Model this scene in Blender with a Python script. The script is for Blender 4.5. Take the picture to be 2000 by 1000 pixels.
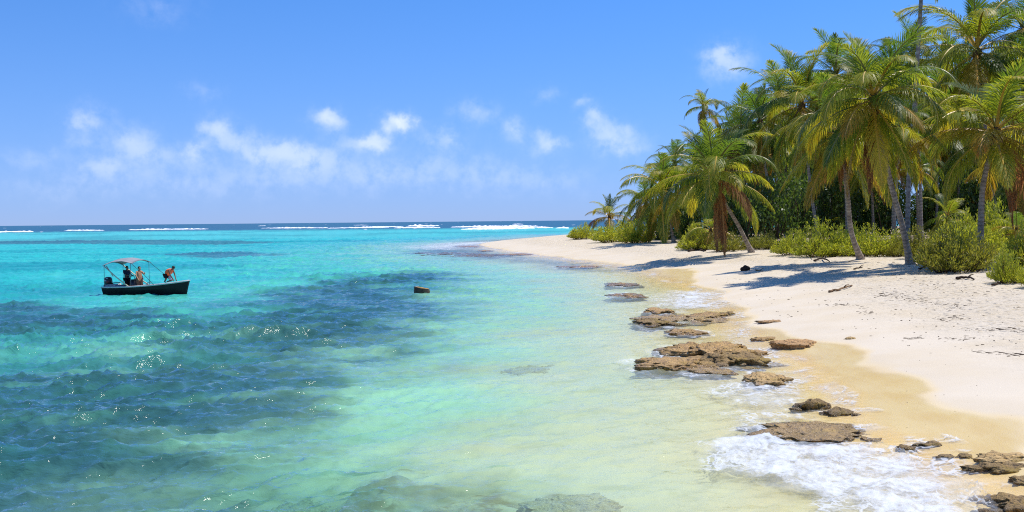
import bpy, bmesh, math, random
import numpy as np
from mathutils import Vector, Matrix, noise as mnoise

R = math.radians
scene = bpy.context.scene
for o in list(bpy.data.objects):
    bpy.data.objects.remove(o)
col = scene.collection

# ------------------------------------------------------------------ camera
CAM_H, FPX, PITCH, ROLL = 4.6, 2000.0, math.atan(68.5 / 2000.0), R(0.55)
_f = np.array([0, math.cos(PITCH), -math.sin(PITCH)])
_u0 = np.array([0, math.sin(PITCH), math.cos(PITCH)])
_r0 = np.array([1.0, 0, 0])
_r = _r0 * math.cos(ROLL) - _u0 * math.sin(ROLL)
_u = _u0 * math.cos(ROLL) + _r0 * math.sin(ROLL)
cam = bpy.data.cameras.new('camera')
cam.sensor_width = 36.0
cam.lens = 36.0 * FPX / 2000.0
cam.clip_start, cam.clip_end = 0.2, 60000.0
camo = bpy.data.objects.new('camera', cam)
col.objects.link(camo)
camo.matrix_world = Matrix(((_r[0], _u[0], -_f[0], 0), (_r[1], _u[1], -_f[1], 0), (_r[2], _u[2], -_f[2], CAM_H), (0, 0, 0, 1)))
scene.camera = camo

# ------------------------------------------------------------------ sky, sun, exposure
SUN_EL, SUN_AZ = R(66), R(68)            # azimuth from +Y (the view) towards +X
sd = Vector((math.sin(SUN_AZ) * math.cos(SUN_EL), math.cos(SUN_AZ) * math.cos(SUN_EL), math.sin(SUN_EL)))
sl = bpy.data.lights.new('sun', 'SUN')
sl.energy, sl.angle, sl.color = 4.3, R(0.53), (1.0, 0.955, 0.88)
so = bpy.data.objects.new('sun', sl)
col.objects.link(so)
so.rotation_euler = (-sd).to_track_quat('-Z', 'Y').to_euler()
scene.view_settings.view_transform = 'Standard'
scene.view_settings.look = 'None'
scene.view_settings.gamma = 1.0
scene.view_settings.use_curve_mapping = False
scene.view_settings.exposure = 0.27
scene.cycles.use_denoising = False
scene.cycles.denoising_prefilter = 'ACCURATE'
scene.cycles.pixel_filter_type = 'BLACKMAN_HARRIS'
scene.cycles.filter_width = 1.1
scene.cycles.max_bounces = 8
scene.cycles.transparent_max_bounces = 12
scene.cycles.sample_clamp_indirect = 6.0
scene.cycles.sample_clamp_direct = 22.0


class NT:
    """small helper around a node tree"""
    def __init__(self, tree):
        self.t = tree
        tree.nodes.clear()

    def n(self, typ, ins=None, **kw):
        nd = self.t.nodes.new(typ)
        for k, v in kw.items():
            setattr(nd, k, v)
        for k, v in (ins or {}).items():
            s = nd.inputs[k]
            if isinstance(v, bpy.types.NodeSocket):
                self.t.links.new(v, s)
            elif isinstance(v, bpy.types.Node):
                self.t.links.new(v.outputs[0], s)
            else:
                if s.type == 'RGBA' and len(v) == 3:
                    v = (*v, 1)
                s.default_value = v
        return nd

    def m(self, op, a, b=0.0, c=None, clamp=False):
        ins = {0: a, 1: b}
        if c is not None:
            ins[2] = c
        return self.n('ShaderNodeMath', ins, operation=op, use_clamp=clamp).outputs[0]

    def mix(self, fac, a, b, blend='MIX'):
        nd = self.n('ShaderNodeMix', data_type='RGBA', blend_type=blend)
        for s, v in ((nd.inputs[0], fac), (nd.inputs[6], a), (nd.inputs[7], b)):
            if isinstance(v, bpy.types.NodeSocket):
                self.t.links.new(v, s)
            else:
                s.default_value = (*v, 1) if not isinstance(v, (int, float)) and len(v) == 3 else v
        return nd.outputs[2]

    def noise(self, vec, scale, detail=3.0, rough=0.55, dist=0.0, out=0):
        ins = {'Scale': scale, 'Detail': detail, 'Roughness': rough, 'Distortion': dist}
        if vec is not None:
            ins['Vector'] = vec
        return self.n('ShaderNodeTexNoise', ins).outputs[out]

    def ramp(self, fac, lo, hi, a=0.0, b=1.0, smooth=True):
        return self.n('ShaderNodeMapRange', {0: fac, 1: lo, 2: hi, 3: a, 4: b}, interpolation_type='SMOOTHSTEP' if smooth else 'LINEAR').outputs[0]

    def attr(self, name):
        return self.n('ShaderNodeAttribute', attribute_name=name)


def px_dir(px, py):
    d = _f + _r * ((px - 1000) / FPX) - _u * ((py - 500) / FPX)
    return d / np.linalg.norm(d)


world = bpy.data.worlds.new('World')
scene.world = world
world.use_nodes = True
world.cycles.sampling_method = 'MANUAL'
world.cycles.sample_map_resolution = 256
w = NT(world.node_tree)
sky = w.n('ShaderNodeTexSky', sky_type='NISHITA', sun_disc=False, sun_elevation=SUN_EL, sun_rotation=SUN_AZ, altitude=0, air_density=1.0, dust_density=0.0, ozone_density=3.0)
tc = w.n('ShaderNodeTexCoord').outputs['Generated']
sep = w.n('ShaderNodeSeparateXYZ', {0: tc})
# the clear air of the place: the pale band of the sky model sits below the sea horizon
lift = w.n('ShaderNodeCombineXYZ', {0: sep.outputs[0], 1: sep.outputs[1], 2: w.m('ADD', w.m('MULTIPLY', sep.outputs[2], 1.25), 0.13)}).outputs[0]
world.node_tree.links.new(w.n('ShaderNodeVectorMath', {0: lift}, operation='NORMALIZE').outputs[0], sky.inputs[0])
el0 = w.m('ARCSINE', sep.outputs[2])
az0 = w.m('ARCTAN2', sep.outputs[0], sep.outputs[1])
skyc = w.n('ShaderNodeGamma', {0: sky.outputs[0], 1: 1.12}).outputs[0]
skyc = w.mix(1.0, skyc, (0.33, 0.75, 1.14), 'MULTIPLY')
veil = w.m('POWER', 0.368, w.m('DIVIDE', w.m('MAXIMUM', el0, 0.0), 0.105))      # sea haze low down, all the way round
skyc = w.mix(w.m('MULTIPLY', veil, 0.93), skyc, (2.6, 3.45, 5.5))
# clouds: puffs low over the horizon, the same kind all the way round
nz = w.noise(tc, 30.0, 4.0, 0.6, 0.0, 1)
nzs = w.n('ShaderNodeSeparateColor', {0: nz})
az = w.m('ADD', az0, w.m('MULTIPLY', w.m('SUBTRACT', nzs.outputs[0], 0.5), 0.040))
el = w.m('ADD', el0, w.m('MULTIPLY', w.m('SUBTRACT', nzs.outputs[1], 0.5), 0.034))
CLOUDS = [  # px, py, half width, half height, strength
    (165, 232, 36, 24, .62), (155, 275, 40, 18, .30), (60, 310, 60, 22, .28), (255, 275, 46, 28, .55), (300, 300, 60, 24, .42),
    (200, 320, 42, 22, .45), (430, 252, 34, 24, .72), (470, 278, 46, 26, .52), (515, 298, 46, 22, .45), (385, 298, 32, 20, .62), (560, 300, 46, 22, .50),
    (610, 310, 50, 26, .48), (640, 236, 34, 20, 1.0), (735, 272, 32, 20, .82), (785, 243, 32, 19, 1.25), (690, 280, 60, 20, .40),
    (870, 275, 50, 26, .50), (930, 216, 46, 22, .42), (900, 335, 140, 36, .30), (1000, 252, 32, 26, .55), (1070, 280, 38, 20, .70), (1068, 182, 32, 16, .30),
    (1165, 235, 26, 20, .62), (1195, 265, 46, 24, .60), (1225, 288, 50, 22, .45), (1140, 203, 22, 10, .40), (1425, 125, 46, 34, .72), (1400, 100, 30, 20, .5),
    (280, 350, 140, 34, .30), (520, 345, 170, 36, .32), (720, 335, 130, 36, .33), (400, 178, 34, 20, .22), (310, 14, 66, 30, .22), (100, 370, 90, 24, .2), (1050, 350, 130, 30, .25),
]
pos = w.n('ShaderNodeCombineXYZ', {0: az, 1: el, 2: 0.0}).outputs[0]
tot = 0.0
for cx, cy, hw, hh, st in CLOUDS:
    hw, hh = hw * .86, hh * .9
    d = px_dir(cx, cy)
    a, e = math.atan2(d[0], d[1]), math.asin(d[2])
    q = w.n('ShaderNodeVectorMath', {0: pos, 1: (FPX / hw, FPX / hh, 0), 2: (-a * FPX / hw, -e * FPX / hh, 0)}, operation='MULTIPLY_ADD').outputs[0]
    q = w.n('ShaderNodeVectorMath', {0: q, 1: q}, operation='DOT_PRODUCT').outputs['Value']
    tot = w.m('MULTIPLY_ADD', w.m('POWER', 0.368, q), st * 0.9, tot)
# the same scattered puffs in every other direction
band = w.m('MULTIPLY', w.ramp(el0, R(1.0), R(3.0)), w.ramp(el0, R(26), R(9)))
away = w.ramp(w.m('ABSOLUTE', az0), R(26), R(34))
gen = w.m('MULTIPLY', w.m('MULTIPLY', w.ramp(w.noise(tc, 9.0, 1.0, 0.5), 0.52, 0.72), band), away)
tot = w.m('ADD', tot, gen)
det = w.noise(tc, 70.0, 5.0, 0.6)
den = w.m('MULTIPLY', tot, w.ramp(w.m('ADD', det, w.m('MULTIPLY', tot, 0.36)), 0.30, 0.80))
den = w.m('MINIMUM', w.m('MULTIPLY', den, 0.56), 0.92)
cloudy = w.mix(den, skyc, (7.6, 7.9, 9.0))
bg = w.n('ShaderNodeBackground', {'Color': cloudy, 'Strength': 0.123})
w.n('ShaderNodeOutputWorld', {'Surface': bg})


# ------------------------------------------------------------------ small tools
def at_z(px, py, z=0.0):
    d = px_dir(px, py)
    t = (z - CAM_H) / d[2]
    return np.array([d[0] * t, d[1] * t, z])


def at_d(px, py, y):
    d = px_dir(px, py)
    t = y / d[1]
    return np.array([d[0] * t, y, CAM_H + d[2] * t])


_rng = np.random.RandomState(7)
_perm = _rng.permutation(512)
_perm = np.concatenate([_perm, _perm, _perm])
_ga = np.linspace(0, 2 * np.pi, 512, endpoint=False)
_gx, _gy = np.cos(_ga), np.sin(_ga)


def pn(x, y, seed=0):
    x = np.asarray(x, float) + seed * 17.13
    y = np.asarray(y, float) - seed * 31.7
    xi, yi = np.floor(x).astype(int), np.floor(y).astype(int)
    fx, fy = x - xi, y - yi
    u = fx * fx * fx * (fx * (fx * 6 - 15) + 10)
    v = fy * fy * fy * (fy * (fy * 6 - 15) + 10)
    xi &= 511
    yi &= 511

    def g(ix, iy, dx, dy):
        h = _perm[_perm[ix & 511] + (iy & 511)]
        return _gx[h] * dx + _gy[h] * dy
    a = g(xi, yi, fx, fy)
    b = g(xi + 1, yi, fx - 1, fy)
    c = g(xi, yi + 1, fx, fy - 1)
    d = g(xi + 1, yi + 1, fx - 1, fy - 1)
    return ((a + (b - a) * u) * (1 - v) + (c + (d - c) * u) * v) * 1.5


def fbm(x, y, seed=0, octv=4, gain=0.5):
    s, a = 0, 1.0
    for i in range(octv):
        s = s + a * pn(np.asarray(x) * 2 ** i, np.asarray(y) * 2 ** i, seed + i)
        a *= gain
    return s


def sstep(a, b, x):
    t = np.clip((x - a) / (b - a), 0, 1)
    return t * t * (3 - 2 * t)


def seg_dist(px, py, pts, closed=False):
    best = np.full(np.shape(px), 1e18)
    n = len(pts)
    for i in range(n if closed else n - 1):
        ax, ay = pts[i]
        bx, by = pts[(i + 1) % n]
        dx, dy = bx - ax, by - ay
        L = dx * dx + dy * dy + 1e-12
        t = np.clip(((px - ax) * dx + (py - ay) * dy) / L, 0, 1)
        best = np.minimum(best, (px - ax - t * dx) ** 2 + (py - ay - t * dy) ** 2)
    return np.sqrt(best)


def inside(px, py, pts):
    r = np.zeros(np.shape(px), bool)
    n = len(pts)
    for i in range(n):
        ax, ay = pts[i]
        bx, by = pts[(i + 1) % n]
        if ay == by:
            continue
        c = ((ay > py) != (by > py)) & (px < (bx - ax) * (py - ay) / (by - ay) + ax)
        r ^= c
    return r


def sdf(px, py, pts):
    d = seg_dist(px, py, pts, True)
    return np.where(inside(px, py, pts), d, -d)


def tag(o, label=None, cat=None, group=None, kind=None):
    for k, v in (('label', label), ('category', cat), ('group', group), ('kind', kind)):
        if v:
            o[k] = v
    return o


def empty(name, loc=(0, 0, 0), rz=0.0):
    o = bpy.data.objects.new(name, None)
    o.empty_display_size = 0.2
    o.location = loc
    o.rotation_euler = (0, 0, rz)
    col.objects.link(o)
    return o


def link(name, me, parent=None, mat=None):
    o = bpy.data.objects.new(name, me)
    col.objects.link(o)
    if parent is not None:
        o.parent = parent
    if mat is not None and not me.materials:
        me.materials.append(mat)
    return o


class MB:
    """collects vertices and faces of ONE part"""
    def __init__(self):
        self.v, self.f = [], []

    def add(self, vs, fs):
        k = len(self.v)
        self.v += [tuple(float(c) for c in p) for p in vs]
        self.f += [tuple(k + i for i in q) for q in fs]
        return self

    def box(self, c, s, rz=0.0, ry=0.0, bev=0.0):
        bm = bmesh.new()
        bmesh.ops.create_cube(bm, size=1.0)
        bmesh.ops.scale(bm, vec=s, verts=bm.verts)
        if bev:
            bmesh.ops.bevel(bm, geom=bm.edges[:], offset=bev, segments=2, affect='EDGES')
        bmesh.ops.rotate(bm, cent=(0, 0, 0), matrix=Matrix.Rotation(ry, 3, 'Y'), verts=bm.verts)
        bmesh.ops.rotate(bm, cent=(0, 0, 0), matrix=Matrix.Rotation(rz, 3, 'Z'), verts=bm.verts)
        bmesh.ops.translate(bm, vec=c, verts=bm.verts)
        bm.verts.index_update()
        self.add([v.co[:] for v in bm.verts], [[v.index for v in f.verts] for f in bm.faces])
        bm.free()
        return self

    def tube(self, path, rad, sides=8, cap=True):
        path = [Vector(p) for p in path]
        if not hasattr(rad, '__len__'):
            rad = [rad] * len(path)
        n = len(path)
        vs, fs = [], []
        prev = None
        for i, p in enumerate(path):
            t = (path[min(i + 1, n - 1)] - path[max(i - 1, 0)]).normalized()
            if prev is None:
                a = t.orthogonal().normalized()
            else:
                a = (prev - t * prev.dot(t)).normalized()
            prev = a
            b = t.cross(a)
            for j in range(sides):
                an = 2 * math.pi * j / sides
                vs.append(p + (a * math.cos(an) + b * math.sin(an)) * rad[i])
        for i in range(n - 1):
            for j in range(sides):
                k = (j + 1) % sides
                fs.append((i * sides + j, i * sides + k, (i + 1) * sides + k, (i + 1) * sides + j))
        if cap:
            fs.append(tuple(range(sides - 1, -1, -1)))
            fs.append(tuple((n - 1) * sides + j for j in range(sides)))
        return self.add(vs, fs)

    def mesh(self, name, smooth=True):
        me = bpy.data.meshes.new(name)
        me.from_pydata(self.v, [], self.f)
        me.validate()
        if smooth:
            me.polygons.foreach_set('use_smooth', [True] * len(me.polygons))
        me.update()
        return me

    def build(self, name, mat, parent=None, smooth=True):
        return link(name, self.mesh(name, smooth), parent, mat)


def grid_mesh(name, X, Y, Z, keep=None, smooth=True):
    """a sheet from 2D arrays"""
    nr, nc = X.shape
    co = np.stack([X, Y, Z], -1).reshape(-1, 3)
    idx = np.arange(nr * nc).reshape(nr, nc)
    q = np.stack([idx[:-1, :-1], idx[:-1, 1:], idx[1:, 1:], idx[1:, :-1]], -1).reshape(-1, 4)
    if keep is not None:
        k = keep.reshape(-1)
        q = q[k[q].any(1)]
        used = np.unique(q)
        remap = np.zeros(nr * nc, int)
        remap[used] = np.arange(len(used))
        q = remap[q]
        co = co[used]
    else:
        used = np.arange(nr * nc)
    me = bpy.data.meshes.new(name)
    me.vertices.add(len(co))
    me.vertices.foreach_set('co', co.astype(np.float32).ravel())
    me.loops.add(len(q) * 4)
    me.loops.foreach_set('vertex_index', q.astype(np.int32).ravel())
    me.polygons.add(len(q))
    me.polygons.foreach_set('loop_start', np.arange(0, len(q) * 4, 4, dtype=np.int32))
    me.polygons.foreach_set('use_smooth', np.full(len(q), smooth))
    me.update(calc_edges=True)
    return me, used


def set_attr(me, name, arr):
    arr = np.asarray(arr, np.float32)
    if arr.ndim == 1:
        a = me.attributes.new(name, 'FLOAT', 'POINT')
        a.data.foreach_set('value', arr)
    else:
        a = me.attributes.new(name, 'FLOAT_COLOR', 'POINT')
        c = np.ones((len(arr), 4), np.float32)
        c[:, :3] = arr
        a.data.foreach_set('color', c.ravel())


def new_mat(name):
    m = bpy.data.materials.new(name)
    m.use_nodes = True
    return m, NT(m.node_tree)


def plain(name, c, rough=0.6, var=0.12, scale=6.0, spec=0.4, metal=0.0, bump=0.0):
    m, t = new_mat(name)
    co = t.n('ShaderNodeTexCoord').outputs['Object']
    nz_ = t.noise(co, scale, 5.0, 0.6)
    c2 = tuple(min(1, x * (1 - var * 2.2)) for x in c)
    colr = t.mix(t.ramp(nz_, 0.3, 0.72), c, c2)
    ins = {'Base Color': colr, 'Roughness': rough, 'Specular IOR Level': spec, 'Metallic': metal}
    if bump:
        ins['Normal'] = t.n('ShaderNodeBump', {'Strength': bump, 'Distance': 0.05, 'Height': t.noise(co, scale * 3, 5.0)}).outputs[0]
    b = t.n('ShaderNodeBsdfPrincipled', ins)
    t.n('ShaderNodeOutputMaterial', {0: b})
    return m


# ------------------------------------------------------------------ the lie of the land
SHORE_PX = [(2030, 1015), (1950, 985), (1905, 938), (1830, 905), (1765, 884), (1715, 858), (1692, 828), (1660, 785), (1610, 745), (1560, 712), (1505, 688), (1465, 660),
            (1440, 636), (1415, 612), (1398, 590), (1378, 570), (1330, 556), (1300, 543), (1262, 531), (1205, 523), (1160, 517), (1095, 506), (1040, 498), (990, 491), (950, 485),
            (925, 479), (945, 475), (1000, 470), (1060, 466), (1115, 462.5)]
SHORE = [tuple(at_z(x, y)[:2]) for x, y in SHORE_PX]
LAND = [(60, -30), (17, -14), (11.5, 2), (9.3, 10)] + SHORE + [(34, 325), (70, 350), (150, 380), (420, 420), (900, 420), (900, -30)]


def shore_s(x, y):
    wx = x + 0.5 * fbm(x / 5.0, y / 5.0, 3, 3)
    wy = y + 0.9 * fbm(x / 5.0, y / 7.0, 11, 3)
    return sdf(wx, wy, LAND)


def land_h(x, y, s=None):
    x, y = np.asarray(x, float), np.asarray(y, float)
    if s is None:
        s = shore_s(x, y)
    up = 1.9 * (1 - np.exp(-np.maximum(s, 0) / 12.0))
    up = up + sstep(2, 12, s) * (0.10 * fbm(x / 6, y / 6, 21, 3) + 0.03 * fbm(x / 1.2, y / 1.2, 25, 3))
    dn = 2.9 * (1 - np.exp(-(np.maximum(-s, 0) / 29.0) ** 1.65)) + 0.10 * (1 - np.exp(-np.maximum(-s, 0) / 2.0)) + 0.0008 * np.maximum(-s, 0)
    dn = dn + 14.0 * sstep(620, 1000, y + 0.12 * x)
    dn = dn + sstep(2, 14, -s) * 0.25 * fbm(x / 5, y / 5, 31, 3)
    return np.where(s > 0, up, -dn)


def ground(px, py):
    d = px_dir(px, py)
    ys = np.concatenate([np.linspace(8, 120, 900), np.linspace(120.3, 420, 700)])
    t = ys / d[1]
    xs, zs = d[0] * t, CAM_H + d[2] * t
    h = land_h(xs, ys)
    k = np.argmax(zs < h)
    if not (zs < h).any():
        k = len(ys) - 1
    return np.array([xs[k], ys[k], h[k]])


def hz(x, y):
    return float(land_h(np.array([x]), np.array([y]))[0])


def fan(y0, y1, ratio, tmin, tmax, nt, far=None):
    ys = [y0]
    while ys[-1] < y1:
        ys.append(ys[-1] * ratio)
    if far:
        while ys[-1] < far:
            ys.append(ys[-1] * 1.12)
    ys = np.array(ys)
    ts = np.linspace(tmin, tmax, nt)
    Y = np.repeat(ys[:, None], nt, 1)
    X = Y * ts[None, :]
    return X, Y


def poly_px(pts):
    return [tuple(at_z(x, y)[:2]) for x, y in pts]


# dark seagrass and reef beds on the sea floor
GRASS = [poly_px(p) for p in (
    [(600, 556), (690, 538), (800, 531), (905, 538), (880, 552), (760, 560), (850, 585), (905, 600), (830, 622), (770, 648), (690, 672), (640, 690), (560, 706), (470, 700), (420, 676), (480, 652), (400, 640), (430, 618), (540, 600), (500, 580)],
    [(-300, 600), (60, 590), (190, 604), (330, 622), (400, 648), (300, 660), (130, 656), (-300, 650)],
    [(-400, 738), (150, 730), (430, 712), (640, 704), (730, 716), (640, 752), (560, 800), (500, 850), (450, 900), (560, 930), (730, 950), (780, 1060), (300, 1150), (-400, 1150)],
    [(735, 690), (800, 680), (880, 683), (850, 700), (760, 706)],
    [(880, 940), (1000, 955), (1060, 990), (1050, 1020), (860, 1020)],
    [(690, 880), (860, 872), (980, 890), (940, 908), (760, 915)],
)]
REEF = [poly_px(p) for p in (
    [(800, 496), (830, 481), (890, 475), (960, 473), (985, 478), (930, 484), (965, 492), (1040, 503), (1110, 512), (1165, 521), (1200, 529), (1130, 527), (1050, 513), (950, 501), (880, 498)],
    [(-300, 468), (150, 466), (420, 470), (560, 474), (420, 479), (100, 477), (-300, 480)],
    [(300, 497), (480, 492), (560, 498), (420, 505)],
)]


BROWN = [poly_px(p) for p in ([(450, 965), (560, 930), (700, 925), (790, 955), (780, 1050), (430, 1050)], [(860, 955), (1000, 925), (1100, 930), (1200, 960), (1190, 1040), (860, 1040)], [(640, 905), (760, 890), (900, 900), (880, 925), (700, 925)])]
TEAL = [poly_px([(-400, 585), (300, 600), (560, 566), (900, 532), (905, 560), (860, 610), (760, 660), (690, 720), (640, 790), (560, 880), (640, 920), (780, 960), (800, 1080), (-400, 1150)])]


def soft(x, y, polys, wid, warp, sc, seed):
    y_ = y + warp * fbm(x / sc, y / sc, seed, 4, 0.6)
    x_ = x + warp * fbm(x / sc, y / sc, seed + 9, 4, 0.6)
    m = np.zeros_like(x)
    for p in polys:
        yr = max(b for _, b in p)
        k = wid * (1 + yr / 90.0)
        m = np.maximum(m, sstep(-k, k, sdf(x_, y_, p)))
    return m


# ------------------------------------------------------------------ beach and sea floor
X, Y = fan(7.0, 420.0, 1.0075, -0.85, 1.05, 420, 30000.0)
S = shore_s(X, Y)
Z = land_h(X, Y, S)
GM = soft(X, Y, GRASS, 1.3, 2.6, 6.0, 41) * sstep(0.5, 3, -S)
GM = np.maximum(GM, soft(X, Y, REEF, 1.0, 2.0, 5.0, 47) * (S < 0.5))
BM = soft(X, Y, BROWN, .45, 1.1, 2.2, 53)
Z = Z + 0.30 * BM * np.clip(1 + .8 * fbm(X / 1.1, Y / 1.1, 58, 3), 0, 2) * sstep(.3, .7, -Z)
me, used = grid_mesh('beach_sand', X, Y, Z)
set_attr(me, 'brownbed', BM.ravel()[used])
sf = S.ravel()[used]
# how far the swash has wetted the sand
wetlim = 2.1 + 1.5 * fbm(X / 6.5, Y / 9.0, 61, 2) + 0.35 * fbm(X / 1.5, Y / 4.0, 66, 3)
wetlim = wetlim * (1 - 0.75 * sstep(75, 130, Y)) * (1 - 0.72 * sstep(36, 46, Y) * (1 - sstep(70, 80, Y)))
set_attr(me, 'wet', (1 - sstep(-0.28, 0.42, S - wetlim)).ravel()[used])
set_attr(me, 'inland', sf)
set_attr(me, 'grassbed', GM.ravel()[used])
m, t = new_mat('sand')
co = t.n('ShaderNodeTexCoord').outputs['Object']
inl, wet, gb = (t.attr(a).outputs['Fac'] for a in ('inland', 'wet', 'grassbed'))
n1, n2, n3 = t.noise(co, 0.35, 4.0), t.noise(co, 3.2, 5.0, 0.65), t.noise(co, 38.0, 3.0)
dry = t.mix(t.ramp(n1, 0.35, 0.7), (0.64, 0.55, 0.42), (0.615, 0.515, 0.37))
spots = t.m('MULTIPLY', t.ramp(n2, 0.52, 0.70), t.ramp(inl, 4.0, 8.5))
dry = t.mix(t.m('MULTIPLY', spots, 0.75), dry, (0.43, 0.34, 0.20))
litter = t.m('MULTIPLY', t.ramp(t.m('ADD', inl, t.m('MULTIPLY', t.m('SUBTRACT', n1, 0.5), 14.0)), 17.0, 24.0), t.ramp(n2, 0.30, 0.60))
dry = t.mix(litter, dry, (0.16, 0.115, 0.07))
wetc = t.mix(t.ramp(t.noise(t.n('ShaderNodeMapping', {0: co, 'Scale': (0.7, 0.25, 1.0)}).outputs[0], 2.2, 4.0), 0.35, 0.7), (0.73, 0.55, 0.245), (0.68, 0.48, 0.185))
wetf = t.m('MULTIPLY', wet, t.ramp(inl, -6.0, -0.8, 0.22, 1.0))
c = t.mix(wetf, dry, wetc)
bed = t.mix(t.ramp(t.noise(co, 1.7, 5.0, 0.65), 0.36, 0.66), (0.07, 0.075, 0.04), (0.26, 0.20, 0.09))
mott = t.m('MULTIPLY', t.m('MULTIPLY', t.ramp(t.noise(co, 0.9, 5.0, 0.6, 0.5), 0.5, 0.7), t.ramp(inl, -2.0, -6.0)), 0.6)
c = t.mix(mott, c, (0.40, 0.36, 0.20))
c = t.mix(gb, c, bed)
bn = t.attr('brownbed').outputs['Fac']
c = t.mix(t.m('MULTIPLY', bn, t.ramp(t.noise(co, 1.6, 5.0, 0.65, 0.4), 0.38, 0.58)), c, (0.20, 0.13, 0.055))
c = t.mix(t.m('MULTIPLY', t.ramp(n3, 0.55, 0.8), 0.12), c, (0.35, 0.27, 0.16))
hgt = t.m('ADD', t.m('MULTIPLY', t.m('MULTIPLY', n2, 1.0), t.ramp(inl, 3.0, 9.0)), t.m('MULTIPLY', n3, 0.05))
foot = t.n('ShaderNodeTexVoronoi', {'Vector': co, 'Scale': 2.3, 'Randomness': 1.0}, feature='SMOOTH_F1').outputs[0]
hgt = t.m('ADD', hgt, t.m('MULTIPLY', t.m('MULTIPLY', t.ramp(foot, 0.05, 0.32), t.ramp(inl, 5.0, 9.0)), 0.5))
bmp = t.n('ShaderNodeBump', {'Strength': 1.0, 'Distance': 0.18, 'Height': hgt})
rgh = t.ramp(wetf, 0.0, 1.0, 0.9, 0.28)
b = t.n('ShaderNodeBsdfPrincipled', {'Base Color': c, 'Roughness': rgh, 'Specular IOR Level': t.ramp(wetf, 0, 1, 0.1, 0.35), 'Normal': bmp.outputs[0]})
t.n('ShaderNodeOutputMaterial', {0: b})
tag(link('beach_sand', me, None, m), 'white coral sand beach sloping down under the sea', 'beach', kind='structure')

# ------------------------------------------------------------------ where the rocks lie (built further down)
RK = [  # label, px, py, w, h, depth m, material, flat
    ('left lower slab of the big rock shelf in the shallows', 1325, 712, 150, 24, 2.6, 'ROCK', .9),
    ('right dark lumpy ledge of the big rock shelf in the shallows', 1425, 708, 124, 34, 1.7, 'ROCKDK', .6),
    ('upper brown back of the big rock shelf in the shallows', 1392, 690, 170, 36, 3.4, 'ROCK', .8),
    ('flat yellow-green weedy rock at the front foot of the shelf', 1392, 726, 84, 10, 1.2, 'ROCKTAN', .9),
    ('small low rock between the shelf and the wave-washed rocks', 1338, 650, 66, 14, 1.6, 'ROCK', .8),
    ('wave-washed brown rock left of the others at the waterline', 1278, 632, 80, 16, 2.6, 'ROCKDK', .8),
    ('flat rock with foam round it near the wet sand cusp', 1392, 618, 96, 14, 2.0, 'ROCK', .9),
    ('small dark knob on the right end of the flat foamy rock', 1422, 617, 26, 14, .9, 'ROCKDK', .4),
    ('low brown rock left of the foam patch', 1288, 609, 58, 14, 2.0, 'ROCK', .8),
    ('half-sunk tan rock below the big shelf', 1496, 744, 84, 24, 1.6, 'ROCKTAN', .7),
    ('round pitted boulder standing above the flat tan slab', 1585, 796, 58, 34, .65, 'ROCKDK', .2),
    ('low knobbly rock right of the round boulder', 1634, 808, 52, 17, .5, 'ROCKDK', .3),
    ('small dark rock touching the left foot of the round boulder', 1554, 800, 20, 9, .25, 'ROCKDK', .3),
    ('little pebble rock at the right end of the knobbly rock', 1672, 812, 18, 8, .2, 'ROCKDK', .3),
    ('broad flat tan slab behind the white surf', 1575, 842, 196, 16, 1.9, 'ROCKTAN', .95),
    ('thin tan rock at the right tip of the surf slab', 1702, 862, 34, 8, .4, 'ROCKTAN', .8),
    ('long dark driftwood-shaped rock lying on wet sand by the surf', 1812, 872, 60, 16, .35, 'ROCKDK', .3),
    ('thick left head of the long dark rock by the surf', 1768, 882, 40, 24, .35, 'ROCKDK', .3),
]
FARR = [('orange ledge on the near side of the sand point', 1010, 497, 74, 7, 4.0, 'ROCKOR', .9), ('brown flat rock at the bend of the shore', 1135, 521, 72, 7, 3.5, 'ROCKOR', .9),
        ('dark reef rock awash off the sand point', 935, 499, 90, 6, 7.0, 'ROCKDK', .8), ('orange reef ledge along the tip of the point', 935, 481, 70, 5, 8.0, 'ROCKOR', .9), ('dark reef flat awash left of the tip', 868, 495, 90, 4, 8.0, 'ROCKDK', .9), ('small orange rock below the reef ledge', 948, 490, 26, 5, 3.0, 'ROCKOR', .8), ('flat purple-brown rock in the shallows, nearer of two', 1222, 577, 62, 9, 3.0, 'ROCK', .9), ('flat purple-brown rock in the shallows, farther of two', 1212, 556, 56, 7, 3.0, 'ROCK', .9), ]

# ------------------------------------------------------------------ the sea


def ocean_tile(N, L, wind, V, cut, seed):
    rs = np.random.RandomState(seed)
    k1 = 2 * np.pi * np.fft.fftfreq(N, L / N)
    kx, ky = np.meshgrid(k1, k1, indexing='ij')
    k = np.hypot(kx, ky)
    k[0, 0] = 1e-6
    Lw = V * V / 9.81
    cosw = (kx * math.cos(wind) + ky * math.sin(wind)) / k
    P = np.exp(-1 / (k * Lw) ** 2) / k ** 3.4 * (0.06 + cosw ** 4) * np.exp(-(k * cut) ** 2)
    P[0, 0] = 0
    h = (rs.normal(size=(N, N)) + 1j * rs.normal(size=(N, N))) * np.sqrt(P)
    H = np.fft.ifft2(h)
    dx = np.fft.ifft2(-1j * kx / k * h).real
    dy = np.fft.ifft2(-1j * ky / k * h).real
    H = H.real
    s = H.std()
    return H / s, dx / s, dy / s


def tile_at(T, L, x, y):
    N = T.shape[0]
    u, v = x / L * N, y / L * N
    i, j = np.floor(u).astype(int), np.floor(v).astype(int)
    fu, fv = u - i, v - j
    i0, j0, i1, j1 = i % N, j % N, (i + 1) % N, (j + 1) % N
    return (T[i0, j0] * (1 - fu) + T[i1, j0] * fu) * (1 - fv) + (T[i0, j1] * (1 - fu) + T[i1, j1] * fu) * fv


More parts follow.
